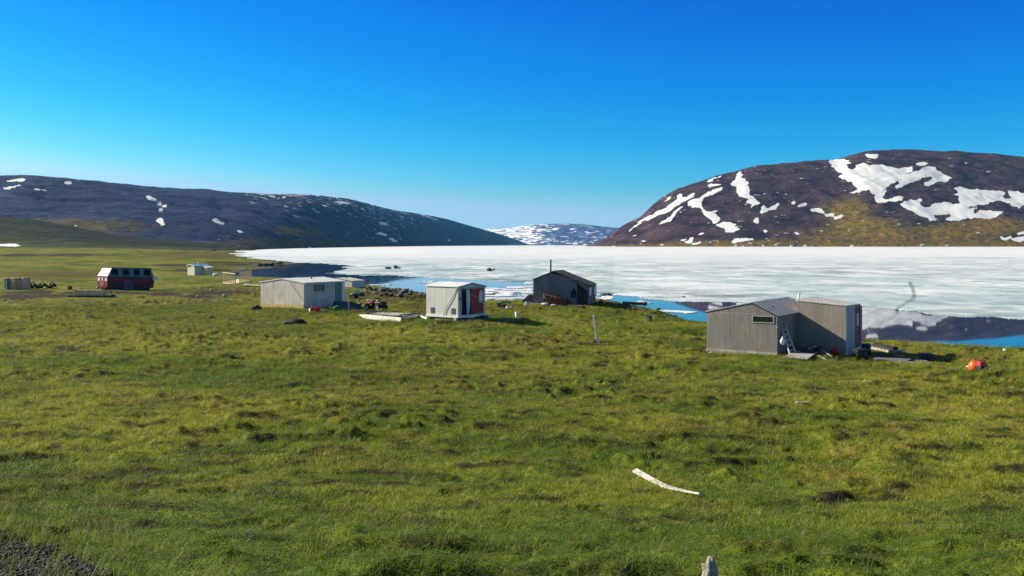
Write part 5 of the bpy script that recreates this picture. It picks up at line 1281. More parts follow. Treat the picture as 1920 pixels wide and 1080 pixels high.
# ================================================================== red camper body
f = Frame(201, 543, 122.0, 40)
L, Wd = f.dx(288.5), 2.5
rollz = math.atan2(.22, L)
simple("shell_pale", (.15, .17, .185), .5, var=.2, scale=2)
cmp_ = thing("camper", "old red camper body with grey slanted window band standing on the tundra", "camper", f.loc, f.rot)
cmp_.rotation_euler = (0, rollz, f.rot)
Z0, Z1, Z2 = .22, 1.60, 2.62
b = MB().poly([(.04, .06, Z0), (L - .04, .06, Z0), (L - .04, Wd - .06, Z0), (.04, Wd - .06, Z0), (0, 0, .8), (L, 0, .8), (L, Wd, .8), (0, Wd, .8), (0, 0, Z1), (L, 0, Z1), (L, Wd, Z1), (0, Wd, Z1)],
     [(3, 2, 1, 0), (0, 1, 5, 4), (1, 2, 6, 5), (2, 3, 7, 6), (3, 0, 4, 7), (4, 5, 9, 8), (5, 6, 10, 9), (6, 7, 11, 10), (7, 4, 8, 11), (8, 9, 10, 11)])
b.build("body", ["paint_red"], cmp_)
i0, i1, j = .62, .40, .17
lo = [(0.03, 0.03), (L - .03, .03), (L - .03, Wd - .03), (.03, Wd - .03)]; hi = [(i0, j), (L - i1, j), (L - i1, Wd - j), (i0, Wd - j)]
b = MB().poly([(x, y, Z1) for x, y in lo] + [(x, y, Z2) for x, y in hi], [(0, 1, 5, 4), (1, 2, 6, 5), (2, 3, 7, 6), (4, 5, 6, 7)])
b.build("upper_body", ["shell_pale"], cmp_)
b = MB().poly([(x - (.012 if q < 2 else 0), y, z) for q, (x, y, z) in enumerate(((.03, .06, Z1 + .02), (.03, Wd - .06, Z1 + .02), (i0 - .02, Wd - j - .02, Z2 - .02), (i0 - .02, j + .02, Z2 - .02)))] + [(x - .03, y, z) for x, y, z in ((.03, .06, Z1 + .02), (.03, Wd - .06, Z1 + .02), (i0 - .02, Wd - j - .02, Z2 - .02), (i0 - .02, j + .02, Z2 - .02))], [(0, 1, 2, 3), (7, 6, 5, 4), (0, 4, 5, 1), (1, 5, 6, 2), (2, 6, 7, 3), (3, 7, 4, 0)])
b.build("end_panel", ["paint_white"], cmp_, label="white slanted front panel")
MB().box(i0 - .1, L - i1 + .05, j - .05, Wd - j + .05, Z2, Z2 + .06).build("roof", ["paint_red"], cmp_)
MB().box(-.03, L + .03, -.02, Wd + .02, Z1 - .04, Z1 + .012).build("rail", ["steel_dark"], cmp_)
def slope(x, t, o=0.0):                                # a point on the slanted long side
    ya, za = .03, Z1; yb, zb = j, Z2; d = Vector((0, -(zb - za), (yb - ya))).normalized()
    return Vector((x, ya + (yb - ya) * t, za + (zb - za) * t)) + d * o
for pa, pb in ((208.5, 221.5), (229.5, 242), (250.5, 262), (269.5, 282)):
    x0, x1 = f.dx(pa) * 1.0, f.dx(pb)
    P = [slope(x0, .12, .01), slope(x1, .12, .01), slope(x1, .9, .01), slope(x0, .9, .01)]
    Q = [slope(x0, .12, .05), slope(x1, .12, .05), slope(x1, .9, .05), slope(x0, .9, .05)]
    wdw = MB().poly(P + Q, [(0, 1, 2, 3), (7, 6, 5, 4), (0, 4, 5, 1), (1, 5, 6, 2), (2, 6, 7, 3), (3, 7, 4, 0)]).build("window", ["plastic_black"], cmp_)
    s_ = .10; P = [slope(x0 + s_, .22, .052), slope(x1 - s_, .22, .052), slope(x1 - s_, .82, .052), slope(x0 + s_, .82, .052)]; Q = [p + Vector((0, -.01, .004)) for p in P]
    MB().poly(P + Q, [(0, 1, 2, 3), (7, 6, 5, 4), (0, 4, 5, 1), (1, 5, 6, 2), (2, 6, 7, 3), (3, 7, 4, 0)]).build("pane", ["glass_hollow"], wdw)
dr = MB().box(-.03, -.003, .85, 1.55, .45, 1.52).build("door", ["door_red"], cmp_); MB().obox((-.045, 1.2, 1.25), (.02, .22, .32)).build("pane", ["cloth_white"], dr)
for y in (.35, 2.05): MB().obox((-.02, y, 1.22), (.03, .42, .36)).build("end_window", ["cloth_white"], cmp_)
b = MB()
MB().box(.4, L - .4, .3, .55, -.15, .22).build("skid", ["steel_dark"], cmp_); MB().box(.4, L - .4, Wd - .55, Wd - .3, -.15, .22).build("skid", ["steel_dark"], cmp_)
MB().box(.3, L - .3, -.04, -.003, .2, .34).build("sill_strip", ["steel_dark"], cmp_)
t = thing("pallet", "blue grey wooden pallet leaning on the long side of the red camper", "pallet", f.w(f.dx(232), -.18, -.05), f.rot)
Lp = f.dx(246.5) - f.dx(231.5)
for x in (.0, Lp): MB().beam((x, 0, 0), (x, .16, 1.0), .2 if x == 0 else .08, .05).build("stile", ["shell_grey"], t)
for k in range(4): MB().beam((0, -.03 + k * .05, .12 + k * .28), (Lp, -.03 + k * .05, .12 + k * .28), .04, .09).build("slat", ["shell_grey"], t)
tag(MB().obox((0, 0, 0), (.62, .03, .42), (0, .06, 0)).build("board", ["cloth_white"], None, f.w(L + .1, -.10, 1.18), f.rot), "pale blue board fixed at the right end of the red camper", "board")
tag(MB().beam((0, 0, 0), (.55, .1, .48), .12, .06).beam((.1, .2, 0), (.75, .2, .4), .2, .08).build("board", ["plastic_orange"], None, G(189.5, 543.5)), "small orange board leaning at the left end of the red camper", "board")
small(184, 542, 7, 3, "plastic_black", "boulder", "dark lump on the turf at the left end of the red camper", "boulder", 111)

# ================================================================== cream cabin and timber frame by the inlet
f = Frame(364.5, 517, 208.0, 38)
W, DP = f.dy(351.5), f.dx(392)
cab = thing("cabin", "small cream cabin with blue roof and boxy extension beside the inlet", "cabin", f.loc, f.rot)
hE = 1.98
MB().ext([(0, -.2), (W, -.2), (W, hE), (W / 2, hE + .28), (0, hE)], 'x', 0, DP).build("wall", ["ply_cream"], cab)
b = MB(); roof_slabs(b, (-.14, hE - .04), (W / 2, hE + .32), (W + .14, hE - .04), 'x', -.18, DP + .15, .09); b.build("roof", ["roof_blue"], cab)
MB().beam((-.2, -.14, hE), (-.2, W / 2, hE + .36), .04, .14).beam((-.2, W / 2, hE + .36), (-.2, W + .14, hE), .04, .14).build("fascia", ["paint_white"], cab)
MB().box(-.03, .08, -.03, .06, -.2, hE).build("corner_board", ["paint_white"], cab)
e0 = 1.9; e1 = DP - .2; ey = -1.5
b = MB().poly([(e0, 0, -.25), (e0, ey, -.25), (e1, ey, -.3), (e1, 0, -.3), (e0, 0, 1.9), (e0, ey, 1.62), (e1, ey, 1.62), (e1, 0, 1.9)], [(3, 2, 1, 0), (4, 5, 6, 7), (0, 1, 5, 4), (1, 2, 6, 5), (2, 3, 7, 6), (3, 0, 4, 7)]).build("extension", ["lumber_new"], cab)
MB().poly([(e0 - .1, .0, 1.92), (e0 - .1, ey - .15, 1.62), (e1 + .2, ey - .15, 1.62), (e1 + .2, 0, 1.92), (e0 - .1, .0, 2.0), (e0 - .1, ey - .15, 1.70), (e1 + .2, ey - .15, 1.70), (e1 + .2, 0, 2.0)], [(3, 2, 1, 0), (4, 5, 6, 7), (0, 1, 5, 4), (1, 2, 6, 5), (2, 3, 7, 6), (3, 0, 4, 7)]).build("extension_roof", ["paint_white"], cab)
MB().cyl((DP * .5, W * .5, hE + .3), (DP * .5, W * .5, hE + .75), .07).build("chimney", ["steel"], cab)
small(405, 519.5, 13, 5, "cloth_white", "tarp", "white crumpled sheet on the ground right of the cream cabin", "tarp", 113, .5)
def frame_deck():
    A, B, C = wpt(418, 530.8, 158), wpt(441, 533.8, 155), wpt(471, 527.5, 164)
    t = thing("unfinished_cabin", "bare new timber skeleton of studs and rails on a raised deck by the inlet", "cabin skeleton", A)
    o = A
    def W(p): return Vector(p) - o
    A1, B1, C1 = (Vector((p.x, p.y, p.z)) for p in (A, B, C))
    D1 = A1 + (C1 - B1)
    P = [W(A1), W(B1), W(C1), W(D1)]
    MB().poly([p for p in P] + [p + Vector((0, 0, .16)) for p in P], [(3, 2, 1, 0), (4, 5, 6, 7), (0, 1, 5, 4), (1, 2, 6, 5), (2, 3, 7, 6), (3, 0, 4, 7)]).build("deck", ["lumber_new"], t)
    h = 1.62
    def fence(p, q, n):
        for k in range(n):
            a = p.lerp(q, k / (n - 1)); MB().beam(a + Vector((0, 0, .1)), a + Vector((0, 0, h)), .15, .15).build("stud", ["lumber_new"], t)
        MB().beam(p + Vector((0, 0, h)), q + Vector((0, 0, h)), .09, .10).build("top_rail", ["lumber_new"], t)
    up = Vector((0, 0, .05))
    fence(P[0] + up, P[1] + up, 7); fence(P[1].lerp(P[2], .28) + up, P[2] + up, 8)
    q0, q1 = P[1].lerp(P[2], .28), P[3].lerp(P[2], .5)
    MB().beam(P[1] + up + Vector((0, 0, .2)), P[1] + up + Vector((0, 0, h)), .09, .09).build("stud", ["lumber_new"], t)
    for k, p in enumerate((P[0], P[1], P[1].lerp(P[2], .5), P[2], P[3], P[1].lerp(P[2], .75), P[1].lerp(P[2], .25))):
        w = p + o; z = gz(w.x, w.y); MB().beam(p + Vector((0, 0, .02)), (p.x, p.y, z - o.z - .1), .14, .14).build("leg", ["lumber_dark" if k > 1 else "lumber_new"], t)
frame_deck()
flat_board("plank", "long pale board on the turf right of the timber frame", "plank", [(455, 536), (488, 537.5), (488, 536), (460, 534.6)], .06, "lumber_grey", .1)
flat_board("plank", "thin pale board on the flats beside the inlet's far bank", "plank", [(447, 504.0), (460, 504.4), (459, 503.4), (449, 503.2)], .1, "driftwood", .15)

# ================================================================== crates, black bikes and timber box far left
def crate_row():
    g = G(11, 542.5); m = g.y / F
    z = 22.5 * m; x = 0
    for k, (w, mat, lab) in enumerate(((10.5, "tarp_pale", "grey green panelled crate, leftmost of the upright crates"), (13.0, "ply_crate", "tan upright plywood crate next to the grey green one"), (6, "ply_crate", "narrow tan crate squeezed between two wider tan crates"), (9.5, "ply_crate", "tan upright crate at the right end of the row beside the black heap"))):
        c = Vector((g.x + (x + w / 2) * m, g.y + .1 * k, 0)); c.z = gz(c.x, c.y)
        t = thing("crate", lab, "crate", c, R(-26), "upright crates far left")
        wd = w * m - .06
        MB().box(-wd / 2, wd / 2, -.5, .5, 0, z - (.05 if k == 1 else .12 * (k == 0))).build("body", [mat], t)
        b = MB(); b.box(-wd / 2 - .02, wd / 2 + .02, -.53, -.501, z - .2, z - .13).box(-wd / 2 - .02, wd / 2 + .02, -.53, -.501, .05, .12)
        if k == 0: b.box(-.02, .02, -.53, -.501, .12, z - .2).box(-wd / 2, wd / 2, -.53, -.501, z * .5, z * .5 + .05)
        b.build("batten", ["lumber_grey"], t)
        x += w
simple("tarp_pale", (.20, .23, .20), .7, var=.15, scale=3)
crate_row()
def snow_machine(px, py, w, seed, label):
    g = G(px, py); m = g.y / F; L = w * m; t = thing("snowmobile", label, "snowmobile", g, R(random.Random(seed).uniform(-12, 12)), "dark snowmobiles beside the crates")
    MB().ring([(-L * .5, 0, .22), (-L * .3, 0, .26), (0, 0, .26), (.1 * L, 0, .2)], [.14, .2, .2, .1], 10, squash=.9).build("track", ["rubber"], t)
    MB().ring([(-L * .42, 0, .56), (-L * .1, 0, .60), (.05 * L, 0, .56)], [.1, .14, .1], 10, squash=.7).build("seat", ["plastic_black"], t)
    MB().ring([(-.0 * L, 0, .45), (.16 * L, 0, .55), (.36 * L, 0, .42), (.48 * L, 0, .3)], [.12, .26, .22, .06], 12, squash=.8).build("hood", ["plastic_navy"], t)
    MB().obox((.10 * L, 0, .86), (.05, .34, .26), (0, -.5, 0)).build("windshield", ["steel"], t)
    MB().ring([(.02 * L, -.3, .84), (.06 * L, 0, .8), (.02 * L, .3, .84)], [.025] * 3, 6).build("handlebar", ["steel_dark"], t)
    for y in (-.36, .36): MB().beam((.05 * L, y, .05), (.5 * L, y, .06), .10, .04).build("ski", ["plastic_black"], t)
snow_machine(61, 542.5, 24, 1, "dark snowmobile nearest the tan crates"); snow_machine(78, 542, 24, 2, "dark snowmobile in the middle of the black row with a bright windshield"); snow_machine(97, 542, 20, 3, "dark snowmobile at the right end of the black row")
small(57, 535.5, 6, 6, "plastic_black", "engine", "black engine block standing up behind the nearest snowmobile by the crates", "engine", 121)
jerry(131.5, 544, .3, "red fuel can alone between the snowmobiles and the red camper", 1.25)
def timber_box():
    g = G(170, 557); m = g.y / F; t = thing("timber_stack", "low tan timber box on dark skids in front of the red camper", "timber box", g, R(-3))
    L = 50 * m
    MB().box(-L * .5, L * .5, -.5, .5, .18, .70).build("body", ["lumber_new" if False else "ply_crate"], t); MB().box(-L * .5, L * .5, -.52, .52, .70, .74).build("lid", ["cardboard"], t)
    MB().box(-L * .5 - .08, -L * .5 - .001, -.55, -.4, .12, .86).box(L * .5 + .001, L * .5 + .08, -.55, -.4, .12, .80).build("end_post", ["lumber_new"], t)
    MB().beam((-L * .82, -.35, .09), (L * .92, -.35, .09), .12, .16).build("skid", ["lumber_dark"], t); MB().beam((-L * .82, .35, .09), (L * .92, .35, .09), .12, .16).build("skid", ["lumber_dark"], t)
    for k in range(3): MB().box(L * (.58 + .09 * k), L * (.62 + .09 * k), -.45, .45, .17, .21).build("slat", ["driftwood"], t)
    MB().beam((L * .82, -.2, .17), (L * .82, -.2, .6), .07, .07).lump((L * .88, -.2, .24), (.2, .2, .09), 7, .2).build("stake", ["lumber_dark"], t)
timber_box()

# ================================================================== boulders along the shore and on the ice
def rocks():
    r0 = random.Random(17)
    protos = []
    for k in range(5):
        me = MB().lump((0, 0, 0), (1, .8, .7), 130 + k, .3, 12, 8, freq=1.3).build("boulder", ["stone_dark"])
        protos.append(me.data); bpy.data.objects.remove(me)
    def put(loc, s, label, group):
        o = link(bpy.data.objects.new("boulder", r0.choice(protos))); o.location = loc; o.scale = (s * r0.uniform(.8, 1.4), s, s * r0.uniform(.6, 1.1)); o.rotation_euler = (r0.uniform(-.3, .3), r0.uniform(-.3, .3), r0.uniform(0, 6.28))
        return tag(o, label, "boulder", group)
    def line(pts, n, smin, smax, label, group, jit):
        for k in range(n):
            u = k / max(1, n - 1) * (len(pts) - 1); i = min(int(u), len(pts) - 2); a, b = pts[i], pts[i + 1]
            px = a[0] + (b[0] - a[0]) * (u - i) + r0.uniform(-3, 3); py = a[1] + (b[1] - a[1]) * (u - i) + r0.uniform(-jit, jit)
            g = G(px, py); g.z = max(g.z, .0)
            put(g + Vector((0, 0, .05)), r0.uniform(smin, smax), label, group)
    line([(686, 543), (710, 545.5), (735, 547), (752, 546.5)], 26, .16, .42, "dark boulder in the jumbled row edging the water behind the quad bike", "boulders edging the water behind the quad bike", 1.2)
    line([(762, 549.5), (785, 553), (800, 555)], 11, .18, .36, "dark boulder in the short row at the water left of the white shed", "boulders at the water left of the shed", 1.2)
    line([(478, 499), (500, 496.5), (528, 493.5)], 22, .5, 1.1, "dark boulder on the stony spit pointing into the inlet", "boulders on the stony spit", .8)
    line([(690, 551), (730, 557), (765, 556)], 8, .2, .4, "dark stone scattered on the brown turf behind the quad bike", "stones scattered behind the quad bike", 2.5)
    line([(1125, 568), (1180, 577), (1240, 589), (1285, 600)], 9, .15, .35, "small dark stone along the bank below the dark hut's shadow", "stones along the bank", 2)
    for px, py, s in ((746, 540.5, .9), (758, 551, .6)): put(G(px, py) + Vector((0, 0, .3)), s, "big pointed dark boulder standing above the row behind the quad bike" if s > .8 else "lone dark boulder between the two shore rows", None) 
    for px, py, s in ((726, 504.6, .9), (731, 504.2, .6), (742, 503.8, .9), (749, 504.4, .5), (918, 508.6, .7), (926, 507.4, .5)):
        D = ZC * F / (py - HY); put(Vector(((px - CX) / F * D, D, .3)), s * .9, "dark rock frozen into the lake ice beyond the pale hut" if px < 800 else "small dark rock frozen into the ice beyond the white shed", "rocks in the ice beyond the pale hut" if px < 800 else "rocks in the ice beyond the shed")
    for px, py, s in ((1131, 555.2, .5), (1139, 554.2, .5), (1144, 554.2, .35), (1234, 581, .3)):
        D = ZC * F / (py - HY); put(Vector(((px - CX) / F * D, D, .1)), s * .8, "dark rock breaking the water right of the dark hut", "rocks in the water right of the dark hut")
rocks()

# ================================================================== far shore settlement
def far_cabins():
    items = ((1379.5, 4.5, "paint_white", "roof_white", "white cabin on the far shore, leftmost of all"), (1394, 3, "paint_white", "shell_grey", "tiny white hut second from the left on the far shore"), (1424, 4, "shell_grey", "roof_dark", "grey hut on the far shore left of the white one at the mountain foot"), (1430.5, 4, "paint_white", "roof_white", "white hut touching a grey hut on the far shore"),
             (1484, 4.5, "paint_white", "roof_blue", "white cabin at the left of the far cluster under the mountain"), (1489.5, 6, "plastic_navy", "roof_dark", "dark tall cabin in the middle of the far cluster"), (1500, 4, "lumber_dark", "rust", "brown hut right of the far cluster"), (1510, 4, "lumber_new", "roof_white", "tan hut with white roof right of the far cluster"),
             (1525, 5, "shell_grey", "roof_dark", "grey cabin of the far pair between the cluster and the lone white hut"), (1531, 4.5, "lumber_dark", "roof_dark", "dark cabin of the far pair between the cluster and the lone white hut"), (1598, 5, "paint_white", "roof_white", "lone white cabin on the far shore below the brown slope"), (1685, 4, "plastic_navy", "roof_dark", "dark hut on the far shore under the golden slope, left"), (1697, 4, "lumber_dark", "roof_dark", "dark low hut on the far shore under the golden slope, middle"),
             (1729, 6, "shell_grey", "roof_white", "grey cabin with pale roof on the far shore under the golden slope"), (1776, 5, "lumber_dark", "roof_white", "rightmost far cabin, dark with a pale roof"))
    for i, (px, w, mat, roof, lab) in enumerate(items):
        D = 2955.0; m = D / F; wd = w * m; h = 3.0 + (1.5 if w > 5.5 else 0)
        t = thing("cabin", lab, "cabin", ((px - CX) * m, D, .2), R(10 * (i % 3 - 1)), "cabins on the far shore")
        MB().ext([(-wd * .35, -.3), (wd * .35, -.3), (wd * .35, h), (0, h + 1.5), (-wd * .35, h)], 'x', -wd / 2, wd / 2).build("wall", [mat], t)
        b = MB(); roof_slabs(b, (-wd * .35 - .4, h - .15), (0, h + 1.6), (wd * .35 + .4, h - .15), 'x', -wd / 2 - .3, wd / 2 + .3, .3); b.build("roof", [roof], t)
far_cabins()

# ------------------------------------------------------------------ grass and low leafy plants of the turf (uncountable: one object)
def build_grass():
    r0 = random.Random(5)
    V, Fc, tid, mi = [], [], [], []
    def blade(t, m, x, y, h, w, ang, lean, bend):
        ca, sa = math.cos(ang), math.sin(ang)
        dx, dy = -sa * w / 2, ca * w / 2
        b = len(V)
        mx, my = x + ca * lean * .45, y + sa * lean * .45
        tx, ty = x + ca * lean * (1 + bend), y + sa * lean * (1 + bend)
        V.extend([(x - dx, y - dy, -.02), (x + dx, y + dy, -.02), (mx + dx * .8, my + dy * .8, h * .6), (mx - dx * .8, my - dy * .8, h * .6), (tx, ty, h)])
        Fc.append((b, b + 1, b + 2, b + 3)); Fc.append((b + 3, b + 2, b + 4)); tid.extend([t] * 5); mi.extend([m, m])
    def leaf(t, m, x, y, z, L, ang, tilt):
        ca, sa = math.cos(ang), math.sin(ang); ct, st = math.cos(tilt), math.sin(tilt); b = len(V)
        w = L * .55
        V.extend([(x, y, z), (x + ca * L * .5 * ct - sa * w / 2, y + sa * L * .5 * ct + ca * w / 2, z + L * .5 * st + .1 * L), (x + ca * L * ct, y + sa * L * ct, z + L * st), (x + ca * L * .5 * ct + sa * w / 2, y + sa * L * .5 * ct - ca * w / 2, z + L * .5 * st + .1 * L)])
        Fc.append((b, b + 1, b + 2, b + 3)); tid.extend([t] * 4); mi.append(m)
    NT_ = 10
    for t in range(NT_):
        if t < 4:                                   # short sedge tufts
            for k in range(26):
                a = r0.uniform(0, 6.283); rd = .11 * math.sqrt(r0.random())
                blade(t, 0 if r0.random() < .85 else 2, rd * math.cos(a), rd * math.sin(a), r0.uniform(.035, .085), r0.uniform(.003, .006), r0.uniform(0, 6.283), r0.uniform(.01, .06), r0.uniform(0, .5))
        elif t < 6:                                 # dwarf willow mats
            for k in range(34):
                a = r0.uniform(0, 6.283); rd = .12 * math.sqrt(r0.random())
                leaf(t, 1, rd * math.cos(a), rd * math.sin(a), r0.uniform(.0, .05), r0.uniform(.012, .026), r0.uniform(0, 6.283), r0.uniform(-.2, .9))
        elif t == 6:                                # long grass
            for k in range(16):
                a = r0.uniform(0, 6.283); rd = .07 * math.sqrt(r0.random())
                blade(t, 0 if r0.random() < .6 else 2, rd * math.cos(a), rd * math.sin(a), r0.uniform(.10, .24), r0.uniform(.003, .006), r0.uniform(0, 6.283), r0.uniform(.03, .14), r0.uniform(0, .5))
        elif t > 7:                                 # dark heath cushions
            for k in range(60):
                a = r0.uniform(0, 6.283); rd = .13 * math.sqrt(r0.random())
                leaf(t, 4, rd * math.cos(a), rd * math.sin(a), r0.uniform(.0, .07), r0.uniform(.012, .026), r0.uniform(0, 6.283), r0.uniform(-.2, 1.1))
        else:                                       # dead straw and twigs lying about
            for k in range(14):
                a = r0.uniform(0, 6.283); rd = .10 * math.sqrt(r0.random())
                blade(t, 2 if r0.random() < .6 else 3, rd * math.cos(a), rd * math.sin(a), r0.uniform(.02, .08), r0.uniform(.003, .005), r0.uniform(0, 6.283), r0.uniform(.06, .16), r0.uniform(0, .5))
    nt = len(V)
    P, ROT, SC, PK = [], [], [], []
    for (ra, rb, dens, sc) in ((3.6, 9, 460, .72), (9, 16, 190, 1.05), (16, 30, 75, 1.5), (30, 55, 26, 2.1), (55, 100, 9, 2.6)):
        area = .5 * 1.16 * (rb * rb - ra * ra); n = int(area * dens)
        az = rng.uniform(-.58, .58, n); r = np.sqrt(rng.uniform(ra * ra, rb * rb, n))
        x = r * np.sin(az); y = r * np.cos(az); z = H(x, y)
        px, py = proj(x, y, z)
        nzv = fbm(x / 1.6, y / 1.6, 101, 3); nz2 = fbm(x / .7, y / .7, 102, 2)
        grav = ((py - 985) / 100 - px / 215 * .95 > -.05 + .1 * nz2) & (px < 430) & (py > 900)
        ok = (z > .25) & (nz2 > -.75) & ~(grav & (rng.random(n) > .05))
        for fx, fy, fr in FLAT:
            if fr < 3.0: continue
            ok &= ~((np.hypot(x - fx, y - fy) < fr * .6) & (rng.random(n) > .35))
        x, y, z, nzv, px, py, grav = x[ok], y[ok], z[ok], nzv[ok], px[ok], py[ok], grav[ok]; n = len(x)
        u = rng.random(n)
        pick = rng.integers(0, 4, n)
        leafy = (fbm(x / 2.2, y / 2.2, 103, 3) + .3 * sstep(22, 6, r[ok]) + .5 * sstep(700, 100, px) * sstep(840, 1000, py) > .18)
        pick = np.where(leafy & (u < .75), rng.integers(4, 6, n), pick)
        heath = fbm(x / .8, y / .55, 105, 3) + .5 * pn(x / 6., y / 6., 106)
        pick = np.where((heath > .46) & (u < .8), rng.integers(8, 10, n), pick)
        pe = peat_shade(x, y)
        pick = np.where((pe > .5) & (u < .9), rng.integers(8, 10, n), pick)  # dark tufts here also stand in for shade on these faces
        pick = np.where((u > .955), 7, pick)
        okp = (pe < .45) | (rng.random(n) < .35)
        lg = sstep(160, 0, np.abs((py - 985) / 100 - px / 215 * .95) * 100) * (px < 480) * (py > 850)
        pick = np.where((u < .005) | (rng.random(n) < .05 * lg) | (grav & (u < .5)), 6, pick)
        s = sc * rng.uniform(.7, 1.3, n) * (1 + .35 * np.clip(nzv, -.8, .8))
        s = np.where(pick == 6, np.minimum(s, .9), s)
        x, y, z, pick, s = x[okp], y[okp], z[okp], pick[okp], s[okp]; n = len(x)
        P.append(np.stack([x, y, z - .01], -1)); PK.append(pick); SC.append(s)
        ROT.append(np.stack([rng.uniform(-.35, .35, n), rng.uniform(-.35, .35, n), rng.uniform(0, 6.283, n)], -1))
    P = np.concatenate(P); PK = np.concatenate(PK); SC = np.concatenate(SC); ROT = np.concatenate(ROT)
    n = len(P)
    me = bpy.data.meshes.new("grass")
    nv = nt + n
    me.vertices.add(nv); me.vertices.foreach_set("co", np.concatenate([np.array(V), P]).astype(np.float32).ravel())
    li = np.array([i for f in Fc for i in f], np.int32); ls = np.cumsum([0] + [len(f) for f in Fc][:-1]).astype(np.int32)
    me.loops.add(len(li)); me.loops.foreach_set("vertex_index", li)
    me.polygons.add(len(ls)); me.polygons.foreach_set("loop_start", ls); me.polygons.foreach_set("material_index", np.array(mi, np.int32))
    me.update(calc_edges=True)
    def at(name, kind, val, key="value"):
        a = me.attributes.new(name, kind, 'POINT'); a.data.foreach_set(key, val)
    at("tuft", 'BOOLEAN', np.r_[np.ones(nt, bool), np.zeros(n, bool)])
    at("tid", 'INT', np.r_[np.array(tid), np.full(n, -1)].astype(np.int32))
    at("pick", 'INT', np.r_[np.zeros(nt), PK].astype(np.int32))
    flatn = np.where(PK == 6, .9, np.where(SC < 1.2, .45, .5))
    at("size", 'FLOAT_VECTOR', np.concatenate([np.ones((nt, 3)), np.stack([SC, SC, SC * flatn], -1)]).astype(np.float32).ravel(), "vector")
    at("turn", 'FLOAT_VECTOR', np.concatenate([np.zeros((nt, 3)), ROT]).astype(np.float32).ravel(), "vector")
    def leafmat(key, f):
        s = NT(key)
        c = f(s)
        d = s.n("BsdfPrincipled"); s.put(d.inputs['Base Color'], c); d.inputs['Roughness'].default_value = .6; d.inputs['Specular IOR Level'].default_value = .25
        tr = s.n("BsdfTranslucent"); s.put(tr.inputs['Color'], s.mix(1.0, c, (1.1, 1.25, .6), 'MULTIPLY'))
        mx = s.n("MixShader"); mx.inputs[0].default_value = .35
        s.t.links.new(d.outputs[0], mx.inputs[1]); s.t.links.new(tr.outputs[0], mx.inputs[2]); s.t.links.new(mx.outputs[0], s.out.inputs['Surface'])
        me.materials.append(s.m)
    leafmat("sedge", lambda s: turf_color(s, 1.5))
    leafmat("willow_leaf", lambda s: s.mix(s.noise(s.coord('World'), 30, 2), (.05, .115, .010), (.13, .21, .022)))
    leafmat("straw", lambda s: s.mix(s.noise(s.coord('World'), 12, 2), (.15, .12, .045), (.30, .26, .13)))
    leafmat("twig", lambda s: s.mix(s.noise(s.coord('World'), 12, 2), (.06, .05, .04), (.2, .18, .16)))
    leafmat("heath_leaf", lambda s: s.mix(s.noise(s.coord('World'), 14, 3), (.026, .03, .012), (.08, .066, .03)))
    o = link(bpy.data.objects.new("grass", me)); o["kind"] = "stuff"; o["label"] = "short green and straw coloured tundra grass and dwarf willow covering the slope"
    ng = bpy.data.node_groups.new("grass_scatter", 'GeometryNodeTree')
    ng.interface.new_socket(name="Geometry", in_out='INPUT', socket_type='NodeSocketGeometry')
    ng.interface.new_socket(name="Geometry", in_out='OUTPUT', socket_type='NodeSocketGeometry')
    N, L = ng.nodes.new, ng.links.new
    gi, go = N("NodeGroupInput"), N("NodeGroupOutput")
    def na(name, t):
        q = N("GeometryNodeInputNamedAttribute"); q.data_type = t; q.inputs['Name'].default_value = name
        return q.outputs['Attribute']
    sp = N("GeometryNodeSeparateGeometry"); sp.domain = 'POINT'
    L(gi.outputs[0], sp.inputs['Geometry']); L(na("tuft", 'BOOLEAN'), sp.inputs['Selection'])
    si = N("GeometryNodeSplitToInstances"); si.domain = 'POINT'
    L(sp.outputs['Selection'], si.inputs['Geometry']); L(na("tid", 'INT'), si.inputs['Group ID'])
    ip = N("GeometryNodeInstanceOnPoints")
    L(sp.outputs['Inverted'], ip.inputs['Points']); L(si.outputs['Instances'], ip.inputs['Instance'])
    ip.inputs['Pick Instance'].default_value = True
    L(na("pick", 'INT'), ip.inputs['Instance Index']); L(na("turn", 'FLOAT_VECTOR'), ip.inputs['Rotation']); L(na("size", 'FLOAT_VECTOR'), ip.inputs['Scale'])
    L(ip.outputs[0], go.inputs[0])
    md = o.modifiers.new("scatter", 'NODES'); md.node_group = ng
    print("grass tufts", n)
build_grass()

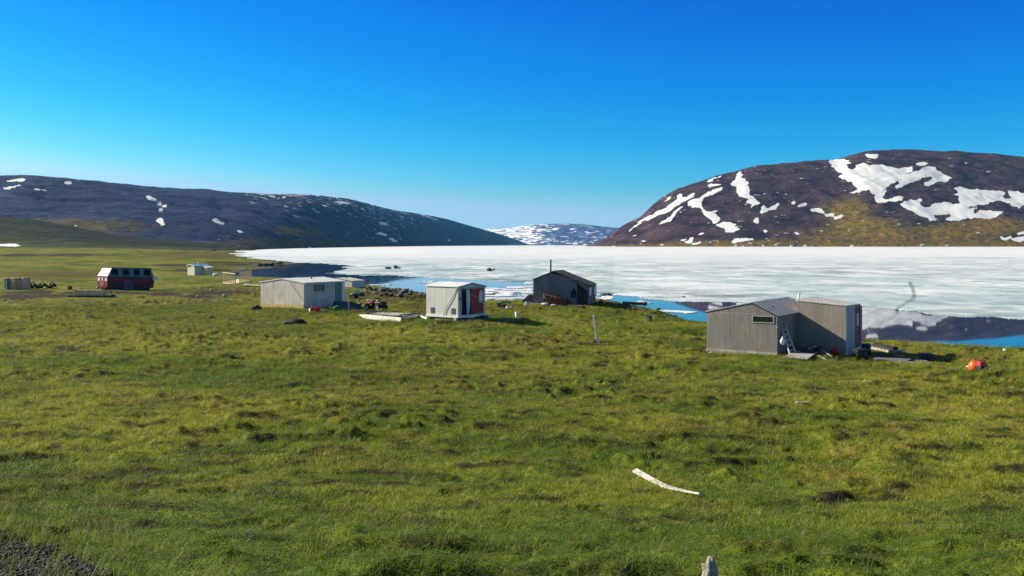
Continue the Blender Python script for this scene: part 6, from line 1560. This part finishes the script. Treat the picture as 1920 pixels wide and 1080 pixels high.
def build_gravel():
    """loose stones of the road shoulder"""
    t = (1 + 5 ** .5) / 2
    iv = np.array([(-1, t, 0), (1, t, 0), (-1, -t, 0), (1, -t, 0), (0, -1, t), (0, 1, t), (0, -1, -t), (0, 1, -t), (t, 0, -1), (t, 0, 1), (-t, 0, -1), (-t, 0, 1)]) / 1.9
    it = np.array([(0, 11, 5), (0, 5, 1), (0, 1, 7), (0, 7, 10), (0, 10, 11), (1, 5, 9), (5, 11, 4), (11, 10, 2), (10, 7, 6), (7, 1, 8), (3, 9, 4), (3, 4, 2), (3, 2, 6), (3, 6, 8), (3, 8, 9), (4, 9, 5), (2, 4, 11), (6, 2, 10), (8, 6, 7), (9, 8, 1)])
    n = 30000
    az = rng.uniform(-.62, -.22, n); r = np.sqrt(rng.uniform(4.2 ** 2, 9.0 ** 2, n)); x = r * np.sin(az); y = r * np.cos(az); z = H(x, y)
    px, py = proj(x, y, z)
    gv = (py - 985) / 100 - px / 215 * .95 + .12 * fbm(x / .5, y / .5, 201, 3)
    ok = (gv > -.12) & (px < 430) & (rng.random(n) < sstep(-.15, .1, gv)); x, y, z = x[ok], y[ok], z[ok]; n = len(x)
    s = .0045 + .011 * rng.random(n) ** 3
    V = iv[None] * rng.uniform(.7, 1.3, (n, 12, 1)) * s[:, None, None] * np.array([1.2, 1.0, .7]) + np.stack([x, y, z + s * .3], -1)[:, None]
    F_ = it[None] + 12 * np.arange(n)[:, None, None]
    me = bpy.data.meshes.new("gravel")
    me.vertices.add(n * 12); me.vertices.foreach_set("co", V.astype(np.float32).ravel())
    q = F_.reshape(-1, 3).astype(np.int32); me.loops.add(q.size); me.loops.foreach_set("vertex_index", q.ravel())
    me.polygons.add(len(q)); me.polygons.foreach_set("loop_start", np.arange(0, q.size, 3, dtype=np.int32)); me.update(calc_edges=True)
    k = NT("gravel_stone"); k.bsdf(k.mix(k.ramp(k.noise(k.coord('World'), 26, 3), .35, .7), (.014, .013, .013), (.12, .115, .11)), .9, 0, None, .3); me.materials.append(k.m)
    o = link(bpy.data.objects.new("gravel", me)); o["kind"] = "stuff"; o["label"] = "dark loose gravel of the road shoulder at the bottom left"
build_gravel()

# ------------------------------------------------------------------ air
def build_haze():
    me = bpy.data.meshes.new("haze")
    b = 13600.0; lo, hi = -4.5, 460.0
    V = [(x, y, z) for x in (-b, b) for y in (-b, b) for z in (lo, hi)]
    me.from_pydata(V, [], [(0, 1, 3, 2), (4, 6, 7, 5), (0, 4, 5, 1), (2, 3, 7, 6), (0, 2, 6, 4), (1, 5, 7, 3)])
    s = NT("haze_air")
    v = s.n("VolumePrincipled")
    v.inputs['Color'].default_value = (.16, .58, 1.0, 1); v.inputs['Density'].default_value = 2.6e-5; v.inputs['Anisotropy'].default_value = .2
    s.t.links.new(v.outputs[0], s.out.inputs['Volume'])
    me.materials.append(s.m)
    o = link(bpy.data.objects.new("haze", me)); o["kind"] = "stuff"; o["label"] = "thin blue haze in the air over the lake"
build_haze()
